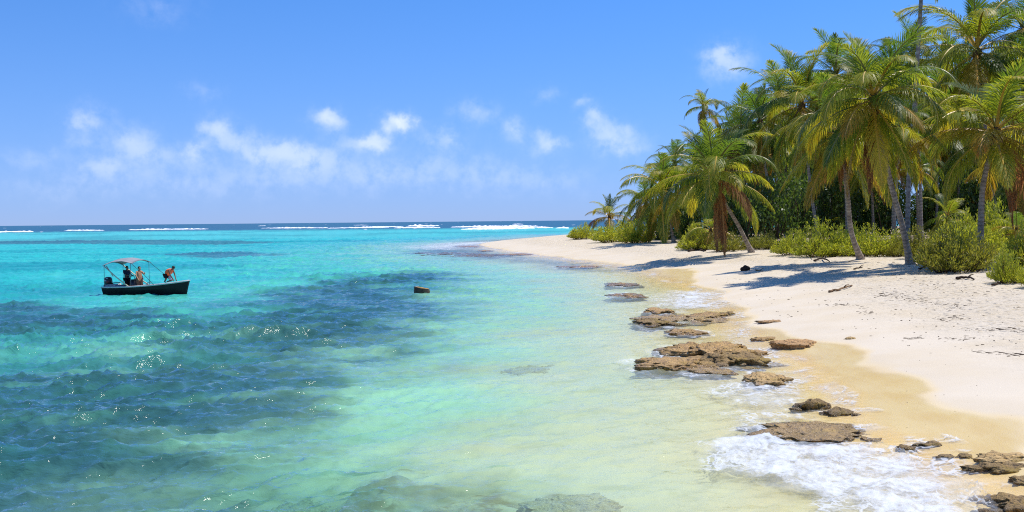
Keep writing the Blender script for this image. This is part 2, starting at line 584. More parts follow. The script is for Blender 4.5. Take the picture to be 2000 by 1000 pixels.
X, Y = fan(9.0, 300.0, 1.0042, -0.78, 0.80, 880, 45000.0)
S = shore_s(X, Y)
H = land_h(X, Y, S)
depth = np.maximum(-H, 0.0)
T1, T1x, T1y = ocean_tile(256, 43.0, R(-68), 3.6, 0.10, 3)
T2, T2x, T2y = ocean_tile(256, 11.3, R(-50), 1.5, 0.03, 5)
T3, T3x, T3y = ocean_tile(256, 17.9, R(-105), 2.1, 0.05, 8)
T4, T4x, T4y = ocean_tile(256, 5.3, R(-75), 0.95, 0.018, 13)
gust = 0.75 + 0.5 * fbm(X / 14, Y / 18, 81, 2)
calm = sstep(0.3, 14.0, -S)
_bc = at_z(292, 574)
calm = calm * (1 - 0.65 * np.exp(-(((X - _bc[0]) / 5.0) ** 2 + ((Y - _bc[1]) / 5.0) ** 2)))     # the hull's lee
lull = 0.30 + 0.70 * sstep(0.35, 1.7, depth)
amp = calm * lull * gust
A1, A2, A3 = 0.095 * amp, 0.056 * amp + 0.013 * sstep(-0.2, 2, -S), 0.062 * amp
A4 = (0.017 * amp + 0.004 * sstep(0, 2, -S)) * (1 - sstep(45, 90, Y))
Zw = A4 * tile_at(T4, 5.3, X, Y) + A1 * tile_at(T1, 43.0, X, Y) + A2 * tile_at(T2, 11.3, X, Y) + A3 * tile_at(T3, 17.9, X, Y)
ch = -0.62
Xw = X + ch * (A4 * tile_at(T4x, 5.3, X, Y) + A1 * tile_at(T1x, 43.0, X, Y) + A2 * tile_at(T2x, 11.3, X, Y) + A3 * tile_at(T3x, 17.9, X, Y))
Yw = Y + ch * (A4 * tile_at(T4y, 5.3, X, Y) + A1 * tile_at(T1y, 43.0, X, Y) + A2 * tile_at(T2y, 11.3, X, Y) + A3 * tile_at(T3y, 17.9, X, Y))
# surf: foam where the swash runs up the sand and round the rocks
FOAM = [(poly_px(p), k) for p, k in (
    ([(1925, 1030), (1905, 945), (1830, 905), (1750, 888), (1690, 868), (1600, 862), (1500, 846), (1420, 852), (1375, 880), (1410, 912), (1520, 940), (1600, 975), (1660, 1020), (1700, 1060)], .95),
    ([(1560, 720), (1470, 735), (1400, 752), (1390, 768), (1470, 790), (1440, 818), (1500, 830), (1560, 790), (1560, 760)], 0.80),
    ([(1300, 575), (1330, 568), (1420, 572), (1400, 590), (1420, 604), (1370, 602), (1300, 600), (1290, 588)], 1.0),
    ([(1235, 632), (1290, 645), (1330, 640), (1360, 626), (1330, 655), (1250, 652)], 0.55),
    ([(1245, 700), (1270, 728), (1380, 740), (1480, 728), (1500, 745), (1380, 752), (1260, 738), (1230, 715)], 0.60),
    ([(1440, 610), (1470, 655), (1500, 690), (1540, 715), (1480, 720), (1440, 690), (1420, 650)], 0.66),
    ([(800, 482), (870, 474), (985, 471), (1000, 474), (930, 481), (880, 488), (830, 487)], 0.85),
    ([(955, 496), (1000, 503), (1060, 508), (1020, 510), (960, 503)], 0.55),
    ([(1165, 521), (1225, 523), (1290, 533), (1300, 545), (1250, 540), (1200, 530)], 0.55),
    ([(1070, 517), (1120, 524), (1100, 527), (1070, 522)], 0.6),
    ([(425, 562), (470, 560), (495, 568), (470, 574), (430, 570)], 0.38),
)]
foam = np.zeros_like(X)
fx_ = X + 0.35 * fbm(X / 1.1, Y / 1.1, 91, 3)
fy_ = Y + 0.6 * fbm(X / 1.1, Y / 1.6, 97, 3)
near = Y < 330
for p, k in FOAM:
    cy = np.mean([b for _, b in p])
    wd = 0.040 * cy
    d = np.full_like(X, -1e3)
    d[near] = sdf(fx_[near], fy_[near], p)
    foam = np.maximum(foam, k * sstep(-wd * 1.3, wd, d))
# water breaking round the rocks
for tab_ in (RK, FARR):
    for (_l, rx_, ry_, rw_, rh_, rd_, _m, _f2) in tab_:
        c_ = at_z(rx_, ry_)
        k_ = rw_ * c_[1] / FPX / 2
        q_ = np.hypot((fx_ - c_[0]) / (k_ + .35), (fy_ - c_[1]) / (rd_ / 2 + .5 + .004 * c_[1]))
        foam = np.maximum(foam, (0.60 if c_[1] < 60 else .5) * sstep(1.55, 1.0, q_) * sstep(-.5, .3, fbm(X / 1.3, Y / 1.7, 93, 2)))
# lacy edge along the whole waterline
foam = np.maximum(foam, (0.62 * sstep(-1.2, -0.1, S)) * (1 - sstep(0.15, 0.6, S)) * sstep(-0.25, 0.45, fbm(X / 3, Y / 5, 101, 2)))
foam = np.where(S > 0.9, 0, foam)
bub = np.abs(fbm(X / 0.35, Y / 0.35, 111, 4, 0.6))
Zw = Zw + sstep(0.5, 1.0, foam) * (0.01 + 0.045 * bub) * (1 - sstep(60, 120, Y))
# the front lip of the spent breaker
lip = poly_px([(1925, 985), (1905, 945), (1850, 912), (1770, 888), (1720, 872)])
dl = seg_dist(X, Y, lip)
Zw = Zw + np.exp(-(dl / 0.28) ** 2) * (0.05 + 0.10 * bub) * (Y < 40)
Zw = np.maximum(Zw, np.where((S > -3) & (S < 0.6), -0.0, -9)) if False else Zw
# water film running up the sand
Zw = np.where(S > -0.2, np.minimum(H + 0.015 + 0.05 * foam, Zw + 0.25), Zw)
Zw = np.where((S > -2.5) & (S <= -0.2), np.maximum(Zw, H + 0.02), Zw)
Zw = np.where(S > 0.9, H - 0.1, Zw)
# far whitecaps outside the reef
dark = sstep(560, 760, Y + 0.10 * X)
wc = (fbm(X / 26, Y / 60, 121, 3) > 0.92) & (Y > 620)
foam = np.maximum(foam, np.where(wc, 0.9, 0))
me, used = grid_mesh('sea', Xw, Yw, Zw, keep=S < 0.95)
# colour of the water itself follows its depth and the bed under it
G1 = soft(X, Y, GRASS, 1.3, 2.6, 6.0, 41) * sstep(0.5, 3, -S)
G1 = G1 * np.clip(1.0 + 0.6 * fbm(X / 2.6, Y / 2.0, 143, 4, 0.6), 0.42, 1)
G2 = soft(X, Y, REEF, 1.0, 2.0, 5.0, 47)
streak = fbm(X / 30, Y / 16, 131, 3)


def lerp(a, b, f):
    return a + (b - a) * f[..., None]


sc = np.broadcast_to(np.array([0.75, 0.73, 0.44]), X.shape + (3,)).copy()
sc = lerp(sc, np.array([0.41, 0.77, 0.47]), sstep(0.15, 0.75, depth))
sc = lerp(sc, np.array([0.105, 0.60, 0.44]), sstep(0.8, 1.9, depth + 0.25 * streak))
sc = lerp(sc, np.array([0.035, 0.46, 0.43]), sstep(1.9, 2.9, depth + 0.3 * streak))
sc = lerp(sc, np.array([0.060, 0.48, 0.48]), sstep(150, 420, Y) * (depth > 1.5))
sc = lerp(sc, np.array([0.016, 0.29, 0.31]), sstep(0.05, 0.6, fbm(X / 60, Y / 34, 137, 3)) * sstep(1.8, 2.6, depth) * 0.75)
TL = soft(X, Y, TEAL, 1.6, 2.6, 7.0, 71) * sstep(0.3, 1.0, depth)
B1 = soft(X, Y, BROWN, .45, 1.1, 2.2, 53)
G1 = G1 * (1 - .55 * B1)
sc = lerp(sc, np.array([0.040, 0.225, 0.205]), TL * np.clip(0.62 + 0.5 * fbm(X / 7, Y / 4, 77, 3), 0.15, .9))
sc = lerp(sc, np.array([0.033, 0.108, 0.112]), G1 * sstep(0.15, 0.9, depth) * 0.92)
sc = lerp(sc, np.array([0.050, 0.090, 0.130]), G2 * 0.70 * (Y < 300) + G2 * 0.25 * (Y >= 300))
sc = lerp(sc, np.array([0.008, 0.10, 0.19]), dark)
ab = np.array([0.62, 0.085, 0.16])
tint = np.exp(-depth[..., None] * 1.25 * ab)
fac = 1 - np.exp(-depth * 0.85)
fac = np.maximum(fac, 0.75 * G1 * sstep(0.2, 0.9, depth))
fac = np.maximum(fac, 0.6 * TL) * (1 - .5 * B1)
set_attr(me, 'scatter', sc.reshape(-1, 3)[used])
set_attr(me, 'tint', tint.reshape(-1, 3)[used])
set_attr(me, 'turbid', np.clip(fac, 0, 0.985).ravel()[used])
set_attr(me, 'foam', foam.ravel()[used])
set_attr(me, 'edge', sstep(0.85, 0.1, S).ravel()[used])
set_attr(me, 'dist', np.clip((-S) / 60.0, 0, 1).ravel()[used])
m, t = new_mat('sea_water')
co = t.n('ShaderNodeTexCoord').outputs['Object']
sca, tin = t.attr('scatter').outputs['Color'], t.attr('tint').outputs['Color']
tur, fo, off, edg = (t.attr(a).outputs['Fac'] for a in ('turbid', 'foam', 'dist', 'edge'))
st = t.n('ShaderNodeMapping', {0: co, 'Scale': (0.55, 1.0, 1.0), 'Rotation': (0, 0, R(18))}).outputs[0]
nb = t.m('ADD', t.m('MULTIPLY', t.noise(st, 2.6, 4.0, 0.6, 0.6), 1.0), t.m('MULTIPLY', t.noise(st, 9.0, 4.0, 0.62, 0.4), 0.22))
bmp = t.n('ShaderNodeBump', {'Strength': t.ramp(off, 0.0, 0.25, 0.35, 0.7), 'Distance': 0.10, 'Height': nb})
wn = bmp.outputs[0]
sw = t.noise(t.n('ShaderNodeMapping', {0: co, 'Scale': (0.25, 1.0, 1.0), 'Rotation': (0, 0, R(8))}).outputs[0], 0.45, 6.0, 0.68)
scv = t.mix(t.m('MULTIPLY', t.ramp(sw, 0.42, 0.66), t.ramp(off, 0.1, 0.6, 0.12, 0.55)), sca, t.mix(1.0, sca, (0.45, 0.62, 0.72), 'MULTIPLY'))
body = t.n('ShaderNodeMixShader', {0: tur, 1: t.n('ShaderNodeBsdfTransparent', {'Color': tin}).outputs[0], 2: t.n('ShaderNodeBsdfDiffuse', {'Color': scv, 'Normal': wn}).outputs[0]}).outputs[0]
fr = t.n('ShaderNodeFresnel', {'IOR': 1.333, 'Normal': wn}).outputs[0]
fr = t.m('MINIMUM', t.m('MULTIPLY', fr, t.ramp(off, 0.05, 0.3, 0.55, 1.0)), t.ramp(off, 0.15, 1.0, 0.66, 0.20))
fr = t.m('MULTIPLY', fr, edg)
surf = t.n('ShaderNodeMixShader', {0: fr, 1: body, 2: t.n('ShaderNodeBsdfGlossy', {'Color': (1, 1, 1), 'Roughness': 0.055, 'Normal': wn}).outputs[0]}).outputs[0]
fm = t.n('ShaderNodeMapping', {0: co, 'Scale': (0.75, 0.6, 1.0)}).outputs[0]
fn = t.m('ADD', t.m('MULTIPLY', t.noise(fm, 2.1, 6.0, 0.68, 1.2), 0.8), t.m('MULTIPLY', t.noise(fm, 9.0, 5.0, 0.7, 0.6), 0.35))
ff = t.ramp(t.m('ADD', fo, t.m('MULTIPLY', t.m('SUBTRACT', fn, 0.575), 1.9)), 0.48, 1.15)
wv_ = t.n('ShaderNodeVectorMath', {0: fm, 1: t.n('ShaderNodeVectorMath', {0: t.noise(fm, 1.6, 4.0, 0.6, 0.0, 1), 3: 0.9}, operation='SCALE').outputs[0]}, operation='ADD').outputs[0]
cell = t.n('ShaderNodeTexVoronoi', {'Vector': wv_, 'Scale': 4.2}, feature='DISTANCE_TO_EDGE').outputs[0]
lace = t.m('MULTIPLY', t.m('MULTIPLY', t.ramp(cell, 0.16, 0.015), t.ramp(fo, 0.18, 0.6)), t.ramp(t.noise(fm, 1.1, 3.0), 0.40, 0.58, 0.0, 0.85))
ff = t.m('MAXIMUM', ff, lace)
veil_ = t.m('MULTIPLY', t.m('MULTIPLY', t.ramp(fo, 0.15, 0.85), t.ramp(t.noise(fm, 1.2, 4.0, 0.6, 0.8), 0.25, 0.75)), 0.5)
ff = t.m('MAXIMUM', ff, veil_)
ff = t.m('MULTIPLY', t.m('MULTIPLY', ff, t.ramp(fo, 0.04, 0.5)), 0.84)
fb = t.n('ShaderNodeBump', {'Strength': 0.6, 'Distance': 0.06, 'Height': fn}).outputs[0]
foamsh = t.n('ShaderNodeBsdfPrincipled', {'Base Color': (0.70, 0.72, 0.73), 'Roughness': 0.55, 'Specular IOR Level': 0.3, 'Normal': fb}).outputs[0]
surf = t.n('ShaderNodeMixShader', {0: ff, 1: surf, 2: foamsh}).outputs[0]
t.n('ShaderNodeOutputMaterial', {0: surf})
sea = tag(link('sea', me, None, m), 'turquoise shallow sea with dark seagrass beds and blue water beyond', 'sea', kind='structure')

# breakers on the outer reef: long crumbling ridges of white water
m_surf = plain('white_water', (0.86, 0.88, 0.90), 0.6, 0.06, 0.4)
mb = MB()
rnd = random.Random(5)
for x0, y0, x1, y1, hgt_ in ((-60, 455, 74, 452.5, 1.3), (128, 450.6, 205, 450, 1.3), (252, 449, 405, 447.5, 1.4), (510, 446, 640, 445.3, 1.5), (640, 446, 760, 444.2, 1.3), (705, 444, 790, 442.8, 1.4), (795, 442, 858, 441.2, 2.4), (770, 445.5, 860, 444.5, 1.6),
                             (880, 444, 1052, 441.8, 1.9), (900, 448.5, 1010, 447, 1.5), (920, 446, 1075, 444, 1.6), (1010, 447, 1045, 446.2, 1.2), (1050, 445.5, 1080, 445, 1.0), (1085, 445.8, 1112, 445.3, 1.0), (505, 441.5, 520, 441.2, 1.4), (1000, 438.2, 1022, 438, 1.6), (690, 440, 720, 439.8, 1.0)):
    p0, p1 = at_z(x0, y0), at_z(x1, y1)
    n = max(8, int(abs(x1 - x0) / 2.2))
    path, rad = [], []
    for i in range(n + 1):
        f = i / n
        p = p0 + (p1 - p0) * f
        k = max(0.03, math.sin(math.pi * min(1, max(0, f))) ** 0.35 * (0.55 + 0.9 * abs(mnoise.noise((f * n * 0.22, x0, 3)))) + rnd.uniform(-.1, .1))
        path.append((p[0], p[1] + 14 * mnoise.noise((f * n * 0.11, x0, 9)), 0.0))
        rad.append(max(0.08, .8 * hgt_ * k))
    vs, fs = [], []
    for (px_, py_, _), r_ in zip(path, rad):
        for j, (b_, h_) in enumerate(((-9.0, -0.4), (-5.0, .35), (-2.0, .62), (-.5, 1.0), (1.2, .8), (3.5, -.3))):
            vs.append((px_, py_ + b_ * (0.4 + r_ * 0.6) + rnd.uniform(-.4, .4), r_ * h_ * rnd.uniform(.8, 1.15)))
    for i in range(n):
        for j in range(5):
            fs.append((i * 6 + j, (i + 1) * 6 + j, (i + 1) * 6 + j + 1, i * 6 + j + 1))
    mb.add(vs, fs)
o = mb.build('reef_surf', m_surf)
tag(o, 'white lines of surf breaking along the outer reef', 'surf', kind='stuff')

# ------------------------------------------------------------------ palms


def leaf_mat(name, base, tip, trans, rib, dead=0.0, var=0.10):
    m, t = new_mat(name)
    at, rb = t.attr('along').outputs['Fac'], t.attr('rib').outputs['Fac']
    rn = t.n('ShaderNodeObjectInfo').outputs['Random']
    lr = t.attr('leafrand').outputs['Fac']
    c = t.mix(t.ramp(t.m('ADD', at, t.m('MULTIPLY', t.m('SUBTRACT', lr, 0.5), 0.5)), 0.55, 1.15), base, tip)
    c = t.mix(t.m('MULTIPLY', rn, 0.55), c, tuple(x * k for x, k in zip(base, (0.62, 0.80, 0.75))))
    c = t.mix(t.m('MULTIPLY', t.ramp(t.m('FRACT', t.m('MULTIPLY', rn, 7.31)), 0.75, 1.0), 0.45), c, tip)
    c = t.mix(rb, c, rib)
    tr = t.mix(1.0, c, trans, 'MULTIPLY')
    p = t.n('ShaderNodeBsdfPrincipled', {'Base Color': c, 'Roughness': 0.44 if not dead else 0.75, 'Specular IOR Level': 0.4 if not dead else 0.15}).outputs[0]
    tl = t.n('ShaderNodeBsdfTranslucent', {'Color': tr}).outputs[0]
    s_ = t.n('ShaderNodeMixShader', {0: t.m('MULTIPLY', t.m('SUBTRACT', 1.0, rb), 0.55 if not dead else 0.45), 1: p, 2: tl}).outputs[0]
    t.n('ShaderNodeOutputMaterial', {0: s_})
    return m


M_GREEN = leaf_mat('palm_leaf_green', (0.225, 0.255, 0.03), (0.64, 0.50, 0.065), (2.0, 1.85, 0.8), (0.48, 0.31, 0.04))
M_DARK = leaf_mat('palm_leaf_deep_shaded_green', (0.085, 0.135, 0.022), (0.30, 0.27, 0.045), (2.4, 2.3, 1.0), (0.20, 0.18, 0.05))  # deeper green, with the backlit darkness of upright fronds put into the colour
M_YEL = leaf_mat('palm_leaf_yellowing', (0.27, 0.22, 0.025), (0.42, 0.20, 0.03), (1.9, 1.7, 1.0), (0.50, 0.26, 0.04))
M_DEAD = leaf_mat('palm_leaf_dead', (0.27, 0.125, 0.05), (0.36, 0.23, 0.12), (1.6, 1.25, 1.0), (0.30, 0.15, 0.05), dead=1)
m, t = new_mat('palm_bark')
co = t.n('ShaderNodeTexCoord').outputs['Object']
rg = t.attr('ring').outputs['Fac']
c = t.mix(t.ramp(t.noise(co, 2.3, 5.0, 0.65), 0.34, 0.68), (0.42, 0.345, 0.27), (0.23, 0.18, 0.14))
c = t.mix(t.m('MULTIPLY', rg, 0.6), c, (0.085, 0.062, 0.048))
nb = t.n('ShaderNodeBump', {'Strength': 0.7, 'Distance': 0.03, 'Height': t.noise(co, 14.0, 5.0, 0.7)}).outputs[0]
t.n('ShaderNodeOutputMaterial', {0: t.n('ShaderNodeBsdfPrincipled', {'Base Color': c, 'Roughness': 0.85, 'Specular IOR Level': 0.2, 'Normal': nb}).outputs[0]})
M_BARK = m
M_FIBRE = plain('palm_fibre', (0.17, 0.10, 0.05), 0.9, 0.25, 9.0, 0.1, bump=0.6)
M_NUT = plain('coconut_husk', (0.30, 0.17, 0.035), 0.5, 0.25, 5.0, 0.4)


def frond_mesh(name, pitch, droop, seed, L=4.8, n=84, llen=1.28, limp=0.5, ragged=0.0, wid=0.043):
    rs = random.Random(seed)
    pts = []
    p = Vector((0.05, 0, 0))
    ns = 26
    bend = rs.uniform(-0.22, 0.22)
    for i in range(ns + 1):
        u = i / ns
        th = max(R(-86), R(pitch) - R(droop) * u ** 1.45)
        d = Vector((math.cos(th) * math.cos(bend * u), math.cos(th) * math.sin(bend * u), math.sin(th)))
        pts.append((p.copy(), d.copy()))
        p = p + d * (L / ns)
    vs, fs, al, rb, lr = [], [], [], [], []
    # rachis: a flattened three-sided rib
    for i, (q, d) in enumerate(pts):
        u = i / ns
        r_ = 0.062 * (1 - u) ** 0.8 + 0.009
        side = d.cross(Vector((0, 0, 1))).normalized()
        up = side.cross(d)
        for w_ in (side * r_ * 1.25, -side * r_ * 1.25, up * r_ * 0.9):
            vs.append(q + w_)
            al.append(u); rb.append(1.0); lr.append(0.5)
    for i in range(ns):
        for j in range(3):
            k = (j + 1) % 3
            fs.append((3 * i + j, 3 * i + k, 3 * i + 3 + k, 3 * i + 3 + j))
    for j in range(2 * n):
        sgn = 1 if j % 2 else -1
        u = 0.13 + 0.87 * ((j // 2) + rs.uniform(-.3, .3)) / n
        u = min(0.995, max(0.1, u))
        if rs.random() < ragged:
            continue
        k = u * ns
        i = min(ns - 1, int(k))
        f = k - i
        q = pts[i][0].lerp(pts[i + 1][0], f)
        d = pts[i][1].lerp(pts[i + 1][1], f).normalized()
        side = d.cross(Vector((0, 0, 1)))
        side = side.normalized() * sgn
        up = (side.cross(d) * sgn).normalized()
        prof = (0.50 + 0.62 * math.sin(math.pi * min(1, u * 1.05) ** 0.75)) * (1 if u < .8 else 1 - 1.9 * (u - .8))
        ln = llen * prof * rs.uniform(.86, 1.1)
        ang = R(34 + 34 * u + rs.uniform(-7, 7))
        vee = 0.40 * (1 - limp) + rs.uniform(-.10, .10)
        dirv = (side * math.cos(ang) + d * math.sin(ang) + up * vee).normalized()
        g = limp * rs.uniform(.7, 1.25)
        a = q.copy()
        w0 = wid * rs.uniform(.8, 1.2)
        base = len(vs)
        nseg = 3
        rnd_ = rs.random()
        for s_ in range(nseg + 1):
            fs_ = s_ / nseg
            wv = dirv.cross(up)
            if wv.length < .05:
                wv = d.copy()
            wv = wv.normalized()
            ww = w0 * (0.55, 1.0, 0.8, 0.0)[s_]
            if s_ < nseg:
                vs.append(a - wv * ww * .5); vs.append(a + wv * ww * .5)
                al += [u * .7 + .3 * fs_] * 2; rb += [0.0] * 2; lr += [rnd_] * 2
            else:
                vs.append(a.copy()); al.append(u * .7 + .3); rb.append(0.0); lr.append(rnd_)
            dirv = (dirv + Vector((0, 0, -1)) * g * (0.35 + 0.75 * fs_)).normalized()
            a = a + dirv * (ln / nseg)
        fs += [(base, base + 1, base + 3, base + 2), (base + 2, base + 3, base + 5, base + 4), (base + 4, base + 5, base + 6)]
    me = bpy.data.meshes.new(name)
    me.from_pydata([v[:] for v in vs], [], fs)
    me.update()
    set_attr(me, 'along', np.array(al)); set_attr(me, 'rib', np.array(rb)); set_attr(me, 'leafrand', np.array(lr))
    me.materials.append(M_GREEN)
    return me


FROND = {}
for i, (pt, dr, lp) in enumerate(((84, 26, .14), (73, 58, .28), (61, 98, .48), (46, 112, .62), (28, 106, .72), (10, 90, .76), (-10, 66, .76), (-32, 44, .76), (-56, 24, .76))):
    FROND[i] = [frond_mesh('frond', pt + dv, dr * k, 100 + i * 7 + j, limp=lp) for j, (dv, k) in enumerate(((0, 1.0), (5, .82), (-4, 1.16)))]
FROND['dead'] = [frond_mesh('dead_frond', -74, 14, 300 + j, limp=1.1, ragged=.25, llen=.85, wid=.045) for j in range(3)]


def add_frond(parent, key, j, yaw, sc_, mat, tilt=(0, 0), name='frond'):
    me = FROND[key][j % 3]
    o = bpy.data.objects.new(name, me)
    col.objects.link(o)
    o.parent = parent
    o.rotation_euler = (tilt[0], tilt[1], yaw)
    o.scale = (sc_,) * 3
    o.material_slots[0].link = 'OBJECT'
    o.material_slots[0].material = mat
    return o


def palm(label, base_px, mids, top_px, rad_px, seed, n=26, yellow=.2, dead=2, dark=False, group='coconut palms along the beach', base=None, dback=0.0, nuts=0, thick=1.0, low=8, trunk=True, cat='palm tree', hi=0):
    """base_px on the ground, mids and top in the picture at the palm's own distance"""
    rs = random.Random(seed)
    b_ = ground(*base_px) if base is None else np.array(base, float)
    root = empty('palm_tree', b_)
    tag(root, label, cat, group)
    D = b_[1]
    ctrl = [b_] + [at_d(x, y, D + dback * (k + 1) / (len(mids) + 1)) for k, (x, y) in enumerate(mids)] + [at_d(top_px[0], top_px[1], D + dback)]
    ctrl = [Vector(c) for c in ctrl]
    top = ctrl[-1]
    seg_, lens = [], 0.0
    cc = [ctrl[0] * 2 - ctrl[1]] + ctrl + [ctrl[-1] * 2 - ctrl[-2]]
    for i in range(1, len(cc) - 2):
        for k in range(16):
            u = k / 16
            p0, p1, p2, p3 = cc[i - 1:i + 3]
            seg_.append(.5 * ((2 * p1) + (p2 - p0) * u + (2 * p0 - 5 * p1 + 4 * p2 - p3) * u * u + (3 * p1 - p0 - 3 * p2 + p3) * u ** 3))
    seg_.append(top)
    L = sum((seg_[i + 1] - seg_[i]).length for i in range(len(seg_) - 1))
    # trunk with the rings that fallen fronds leave
    cum = [0.0]
    for i in range(len(seg_) - 1):
        cum.append(cum[-1] + (seg_[i + 1] - seg_[i]).length)
    step = 0.085
    ns = max(6, min(170, int(L / step)))
    path, rad, ring = [], [], []
    k = 0
    for i in range(ns + 1):
        s_ = L * i / ns
        while k < len(cum) - 2 and cum[k + 1] < s_:
            k += 1
        f = (s_ - cum[k]) / max(1e-6, cum[k + 1] - cum[k])
        p = seg_[k].lerp(seg_[k + 1], min(1, f))
        r_ = (0.150 + 0.055 * (1 - s_ / L) + 0.17 * math.exp(-s_ / 0.55)) * thick
        ph = i % 3
        r_ *= (1.0, 1.055, 0.95)[ph] + rs.uniform(-.012, .012)
        path.append(p - Vector(b_) + Vector((rs.uniform(-1, 1), rs.uniform(-1, 1), 0)) * .006)
        rad.append(r_)
        ring.append((0.1, 0.0, 1.0)[ph] * rs.uniform(.5, 1))
    path[0].z -= 0.35
    if trunk:
        mb = MB().tube(path, rad, 10)
        me = mb.mesh('trunk')
        set_attr(me, 'ring', np.repeat(np.array(ring), 10))
        link('trunk', me, root, M_BARK)
    # crown: fibrous heart, fronds, nuts
    sc_ = (rad_px / FPX * D) / 4.05
    hb = MB()
    hp = [Vector((0, 0, z)) + Vector((rs.uniform(-.03, .03), rs.uniform(-.03, .03), 0)) for z in (-.75, -.5, -.25, 0, .3, .6)]
    hb.tube(hp, [r_ * max(.5, sc_) for r_ in (.15, .22, .27, .27, .2, .05)], 9)
    crown = hb.build('crown', M_FIBRE, root)
    crown.location = top - Vector(b_)
    ga = 2.39996
    y0 = rs.uniform(0, 6.28)
    for i in range(n):
        f = i / (n - 1)
        key = min(8, max(hi, int(round(hi + (low - hi) * f ** 0.74 + rs.uniform(-.55, .55)))))
        r_ = rs.random()
        if f > .86 and r_ < yellow * .55:
            mat = M_DEAD
        elif f > .5 and r_ < yellow * (0.5 + f):
            mat = M_YEL
        else:
            mat = M_DARK if (dark or rs.random() < (.92 if key <= 1 else .6 if key == 2 else .22)) else M_GREEN  # upright young fronds mostly get the green with backlit shade in it
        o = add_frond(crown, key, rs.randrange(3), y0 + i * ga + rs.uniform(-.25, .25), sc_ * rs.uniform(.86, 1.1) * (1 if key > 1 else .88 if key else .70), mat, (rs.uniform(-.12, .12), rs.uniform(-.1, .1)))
        o.location = (0, 0, (0.35 - 0.55 * f) * sc_)
    for i in range((dead + 1) // 2):
        o = add_frond(crown, 'dead', i, y0 + rs.uniform(0, 6.28), sc_ * rs.uniform(.6, .95), M_DEAD, name='dead_frond')
        o.location = (0, 0, -.35 * sc_)
    for i in range(nuts):
        a = y0 + i * 1.3
        nb_ = MB()
        bm = bmesh.new()
        bmesh.ops.create_icosphere(bm, subdivisions=2, radius=.15)
        for v in bm.verts:
            v.co.z *= 1.2
        bm.verts.index_update()
        nb_.add([v.co[:] for v in bm.verts], [[v.index for v in f.verts] for f in bm.faces])
        bm.free()
        o = nb_.build('coconut', M_NUT, crown)
        o.location = (.3 * math.cos(a), .3 * math.sin(a), -.45 - .15 * (i % 3))
    return root, crown, sc_


# the front row, left to right
palm('young coconut palm with yellow fronds rising from the bushes at the far point', (1190, 462), [(1190, 445)], (1190, 424), 52, 11, n=15, yellow=.9, dead=0, low=6)
palm('low leaning palm at the left end of the grove with skirt of drooping fronds', (1316, 474), [(1308, 430)], (1292, 372), 88, 12, n=28, yellow=.25, dead=3)
palm('small palm crown just left of and above the leaning low palm', (1345, 470), [(1340, 400)], (1318, 322), 62, 13, n=22, yellow=.1, dead=1, base=None, dark=True)
palm('slim lone palm poking up highest behind the left end of the grove', (1400, 462), [(1392, 360)], (1374, 210), 46, 14, n=17, yellow=.35, dead=1, thick=.8, low=7)
p1 = palm('leaning palm with pale curved trunk and red-brown dead fronds hanging to the sand', (1468, 493), [(1442, 440), (1415, 395)], (1392, 346), 116, 15, dback=-3.0, n=30, yellow=.30, dead=1, nuts=4, low=7)
palm('palm with slanting trunk between the pale leaning palm and the bushes', (1523, 466), [(1508, 400), (1494, 320)], (1484, 238), 84, 16, n=27, yellow=.12, dead=2, dark=True, nuts=3)
palm('palm with leaning slim trunk and broad crown, third trunk in from the left bushes', (1600, 470), [(1586, 390), (1577, 310)], (1566, 205), 112, 17, n=28, yellow=.12, dead=3, nuts=3)
palm('palm whose pale trunk foot curves out of the sand before the middle bushes', (1681, 507), [(1662, 450), (1655, 380)], (1640, 262), 120, 18, dback=-2.0, n=30, yellow=.32, dead=4, nuts=4)
palm('tall front palm with a dark swollen trunk foot and the widest drooping crown', (1778, 517), [(1762, 440), (1738, 350)], (1706, 196), 150, 19, dback=-3.0, n=36, yellow=.26, dead=3, nuts=5)
palm('palm with straight grey trunk rising from the bush at the right edge', (1916, 516), [(1916, 430), (1922, 350)], (1946, 262), 165, 20, n=30, yellow=.42, dead=2, nuts=4, low=7)
palm('high palm with feathery crown cut by the top edge at the right', (1955, 470), [(1940, 380), (1925, 250)], (1908, 102), 148, 21, n=28, yellow=.12, dead=2, dark=False, nuts=3)
palm('tall bare grey palm trunk running out of the top of the picture', (1772, 474), [(1776, 330), (1790, 150)], (1805, -110), 95, 22, n=24, yellow=.1, dead=1, thick=1.25, dark=True)
palm('dark upright palm crown standing behind the bare tall trunk', (1800, 466), [(1796, 330)], (1783, 112), 84, 23, n=24, yellow=0, dead=1, dark=True, low=7)
palm('palm with spiky top directly left of the widest front crown', (1655, 468), [(1650, 330)], (1632, 150), 96, 24, n=27, yellow=.1, dead=2, dark=True)
palm('palm half hidden with yellow skirt under the widest front crown', (1748, 490), [(1746, 420), (1750, 350)], (1760, 258), 92, 25, n=26, yellow=.55, dead=4, nuts=2)
palm('slim straight palm just right of the curving front trunk', (1706, 462), [(1704, 400)], (1700, 300), 84, 26, n=24, yellow=.5, dead=3)
palm('thin palm trunk right of the pale curved foot, with ragged low crown', (1673, 456), [(1673, 400)], (1676, 316), 70, 27, n=22, yellow=.35, dead=3)
palm('slender palm with small crown behind the gap of sky', (1794, 462), [(1792, 400)], (1788, 330), 60, 28, n=20, yellow=.3, dead=2, low=7)
palm('palm with thick brown trunk at the far right behind the grey one', (1948, 452), [(1952, 400)], (1962, 330), 100, 29, n=24, yellow=.5, dead=3, nuts=3)
palm('dark palm crown cut by the right edge of the picture at the top', (2020, 470), [(2020, 300)], (2024, 130), 110, 30, n=24, yellow=.1, dead=1, dark=True)
palm('palm at the right edge with yellow drooping fronds', (2010, 480), [(2012, 420)], (2016, 318), 110, 31, n=24, yellow=.45, dead=2)
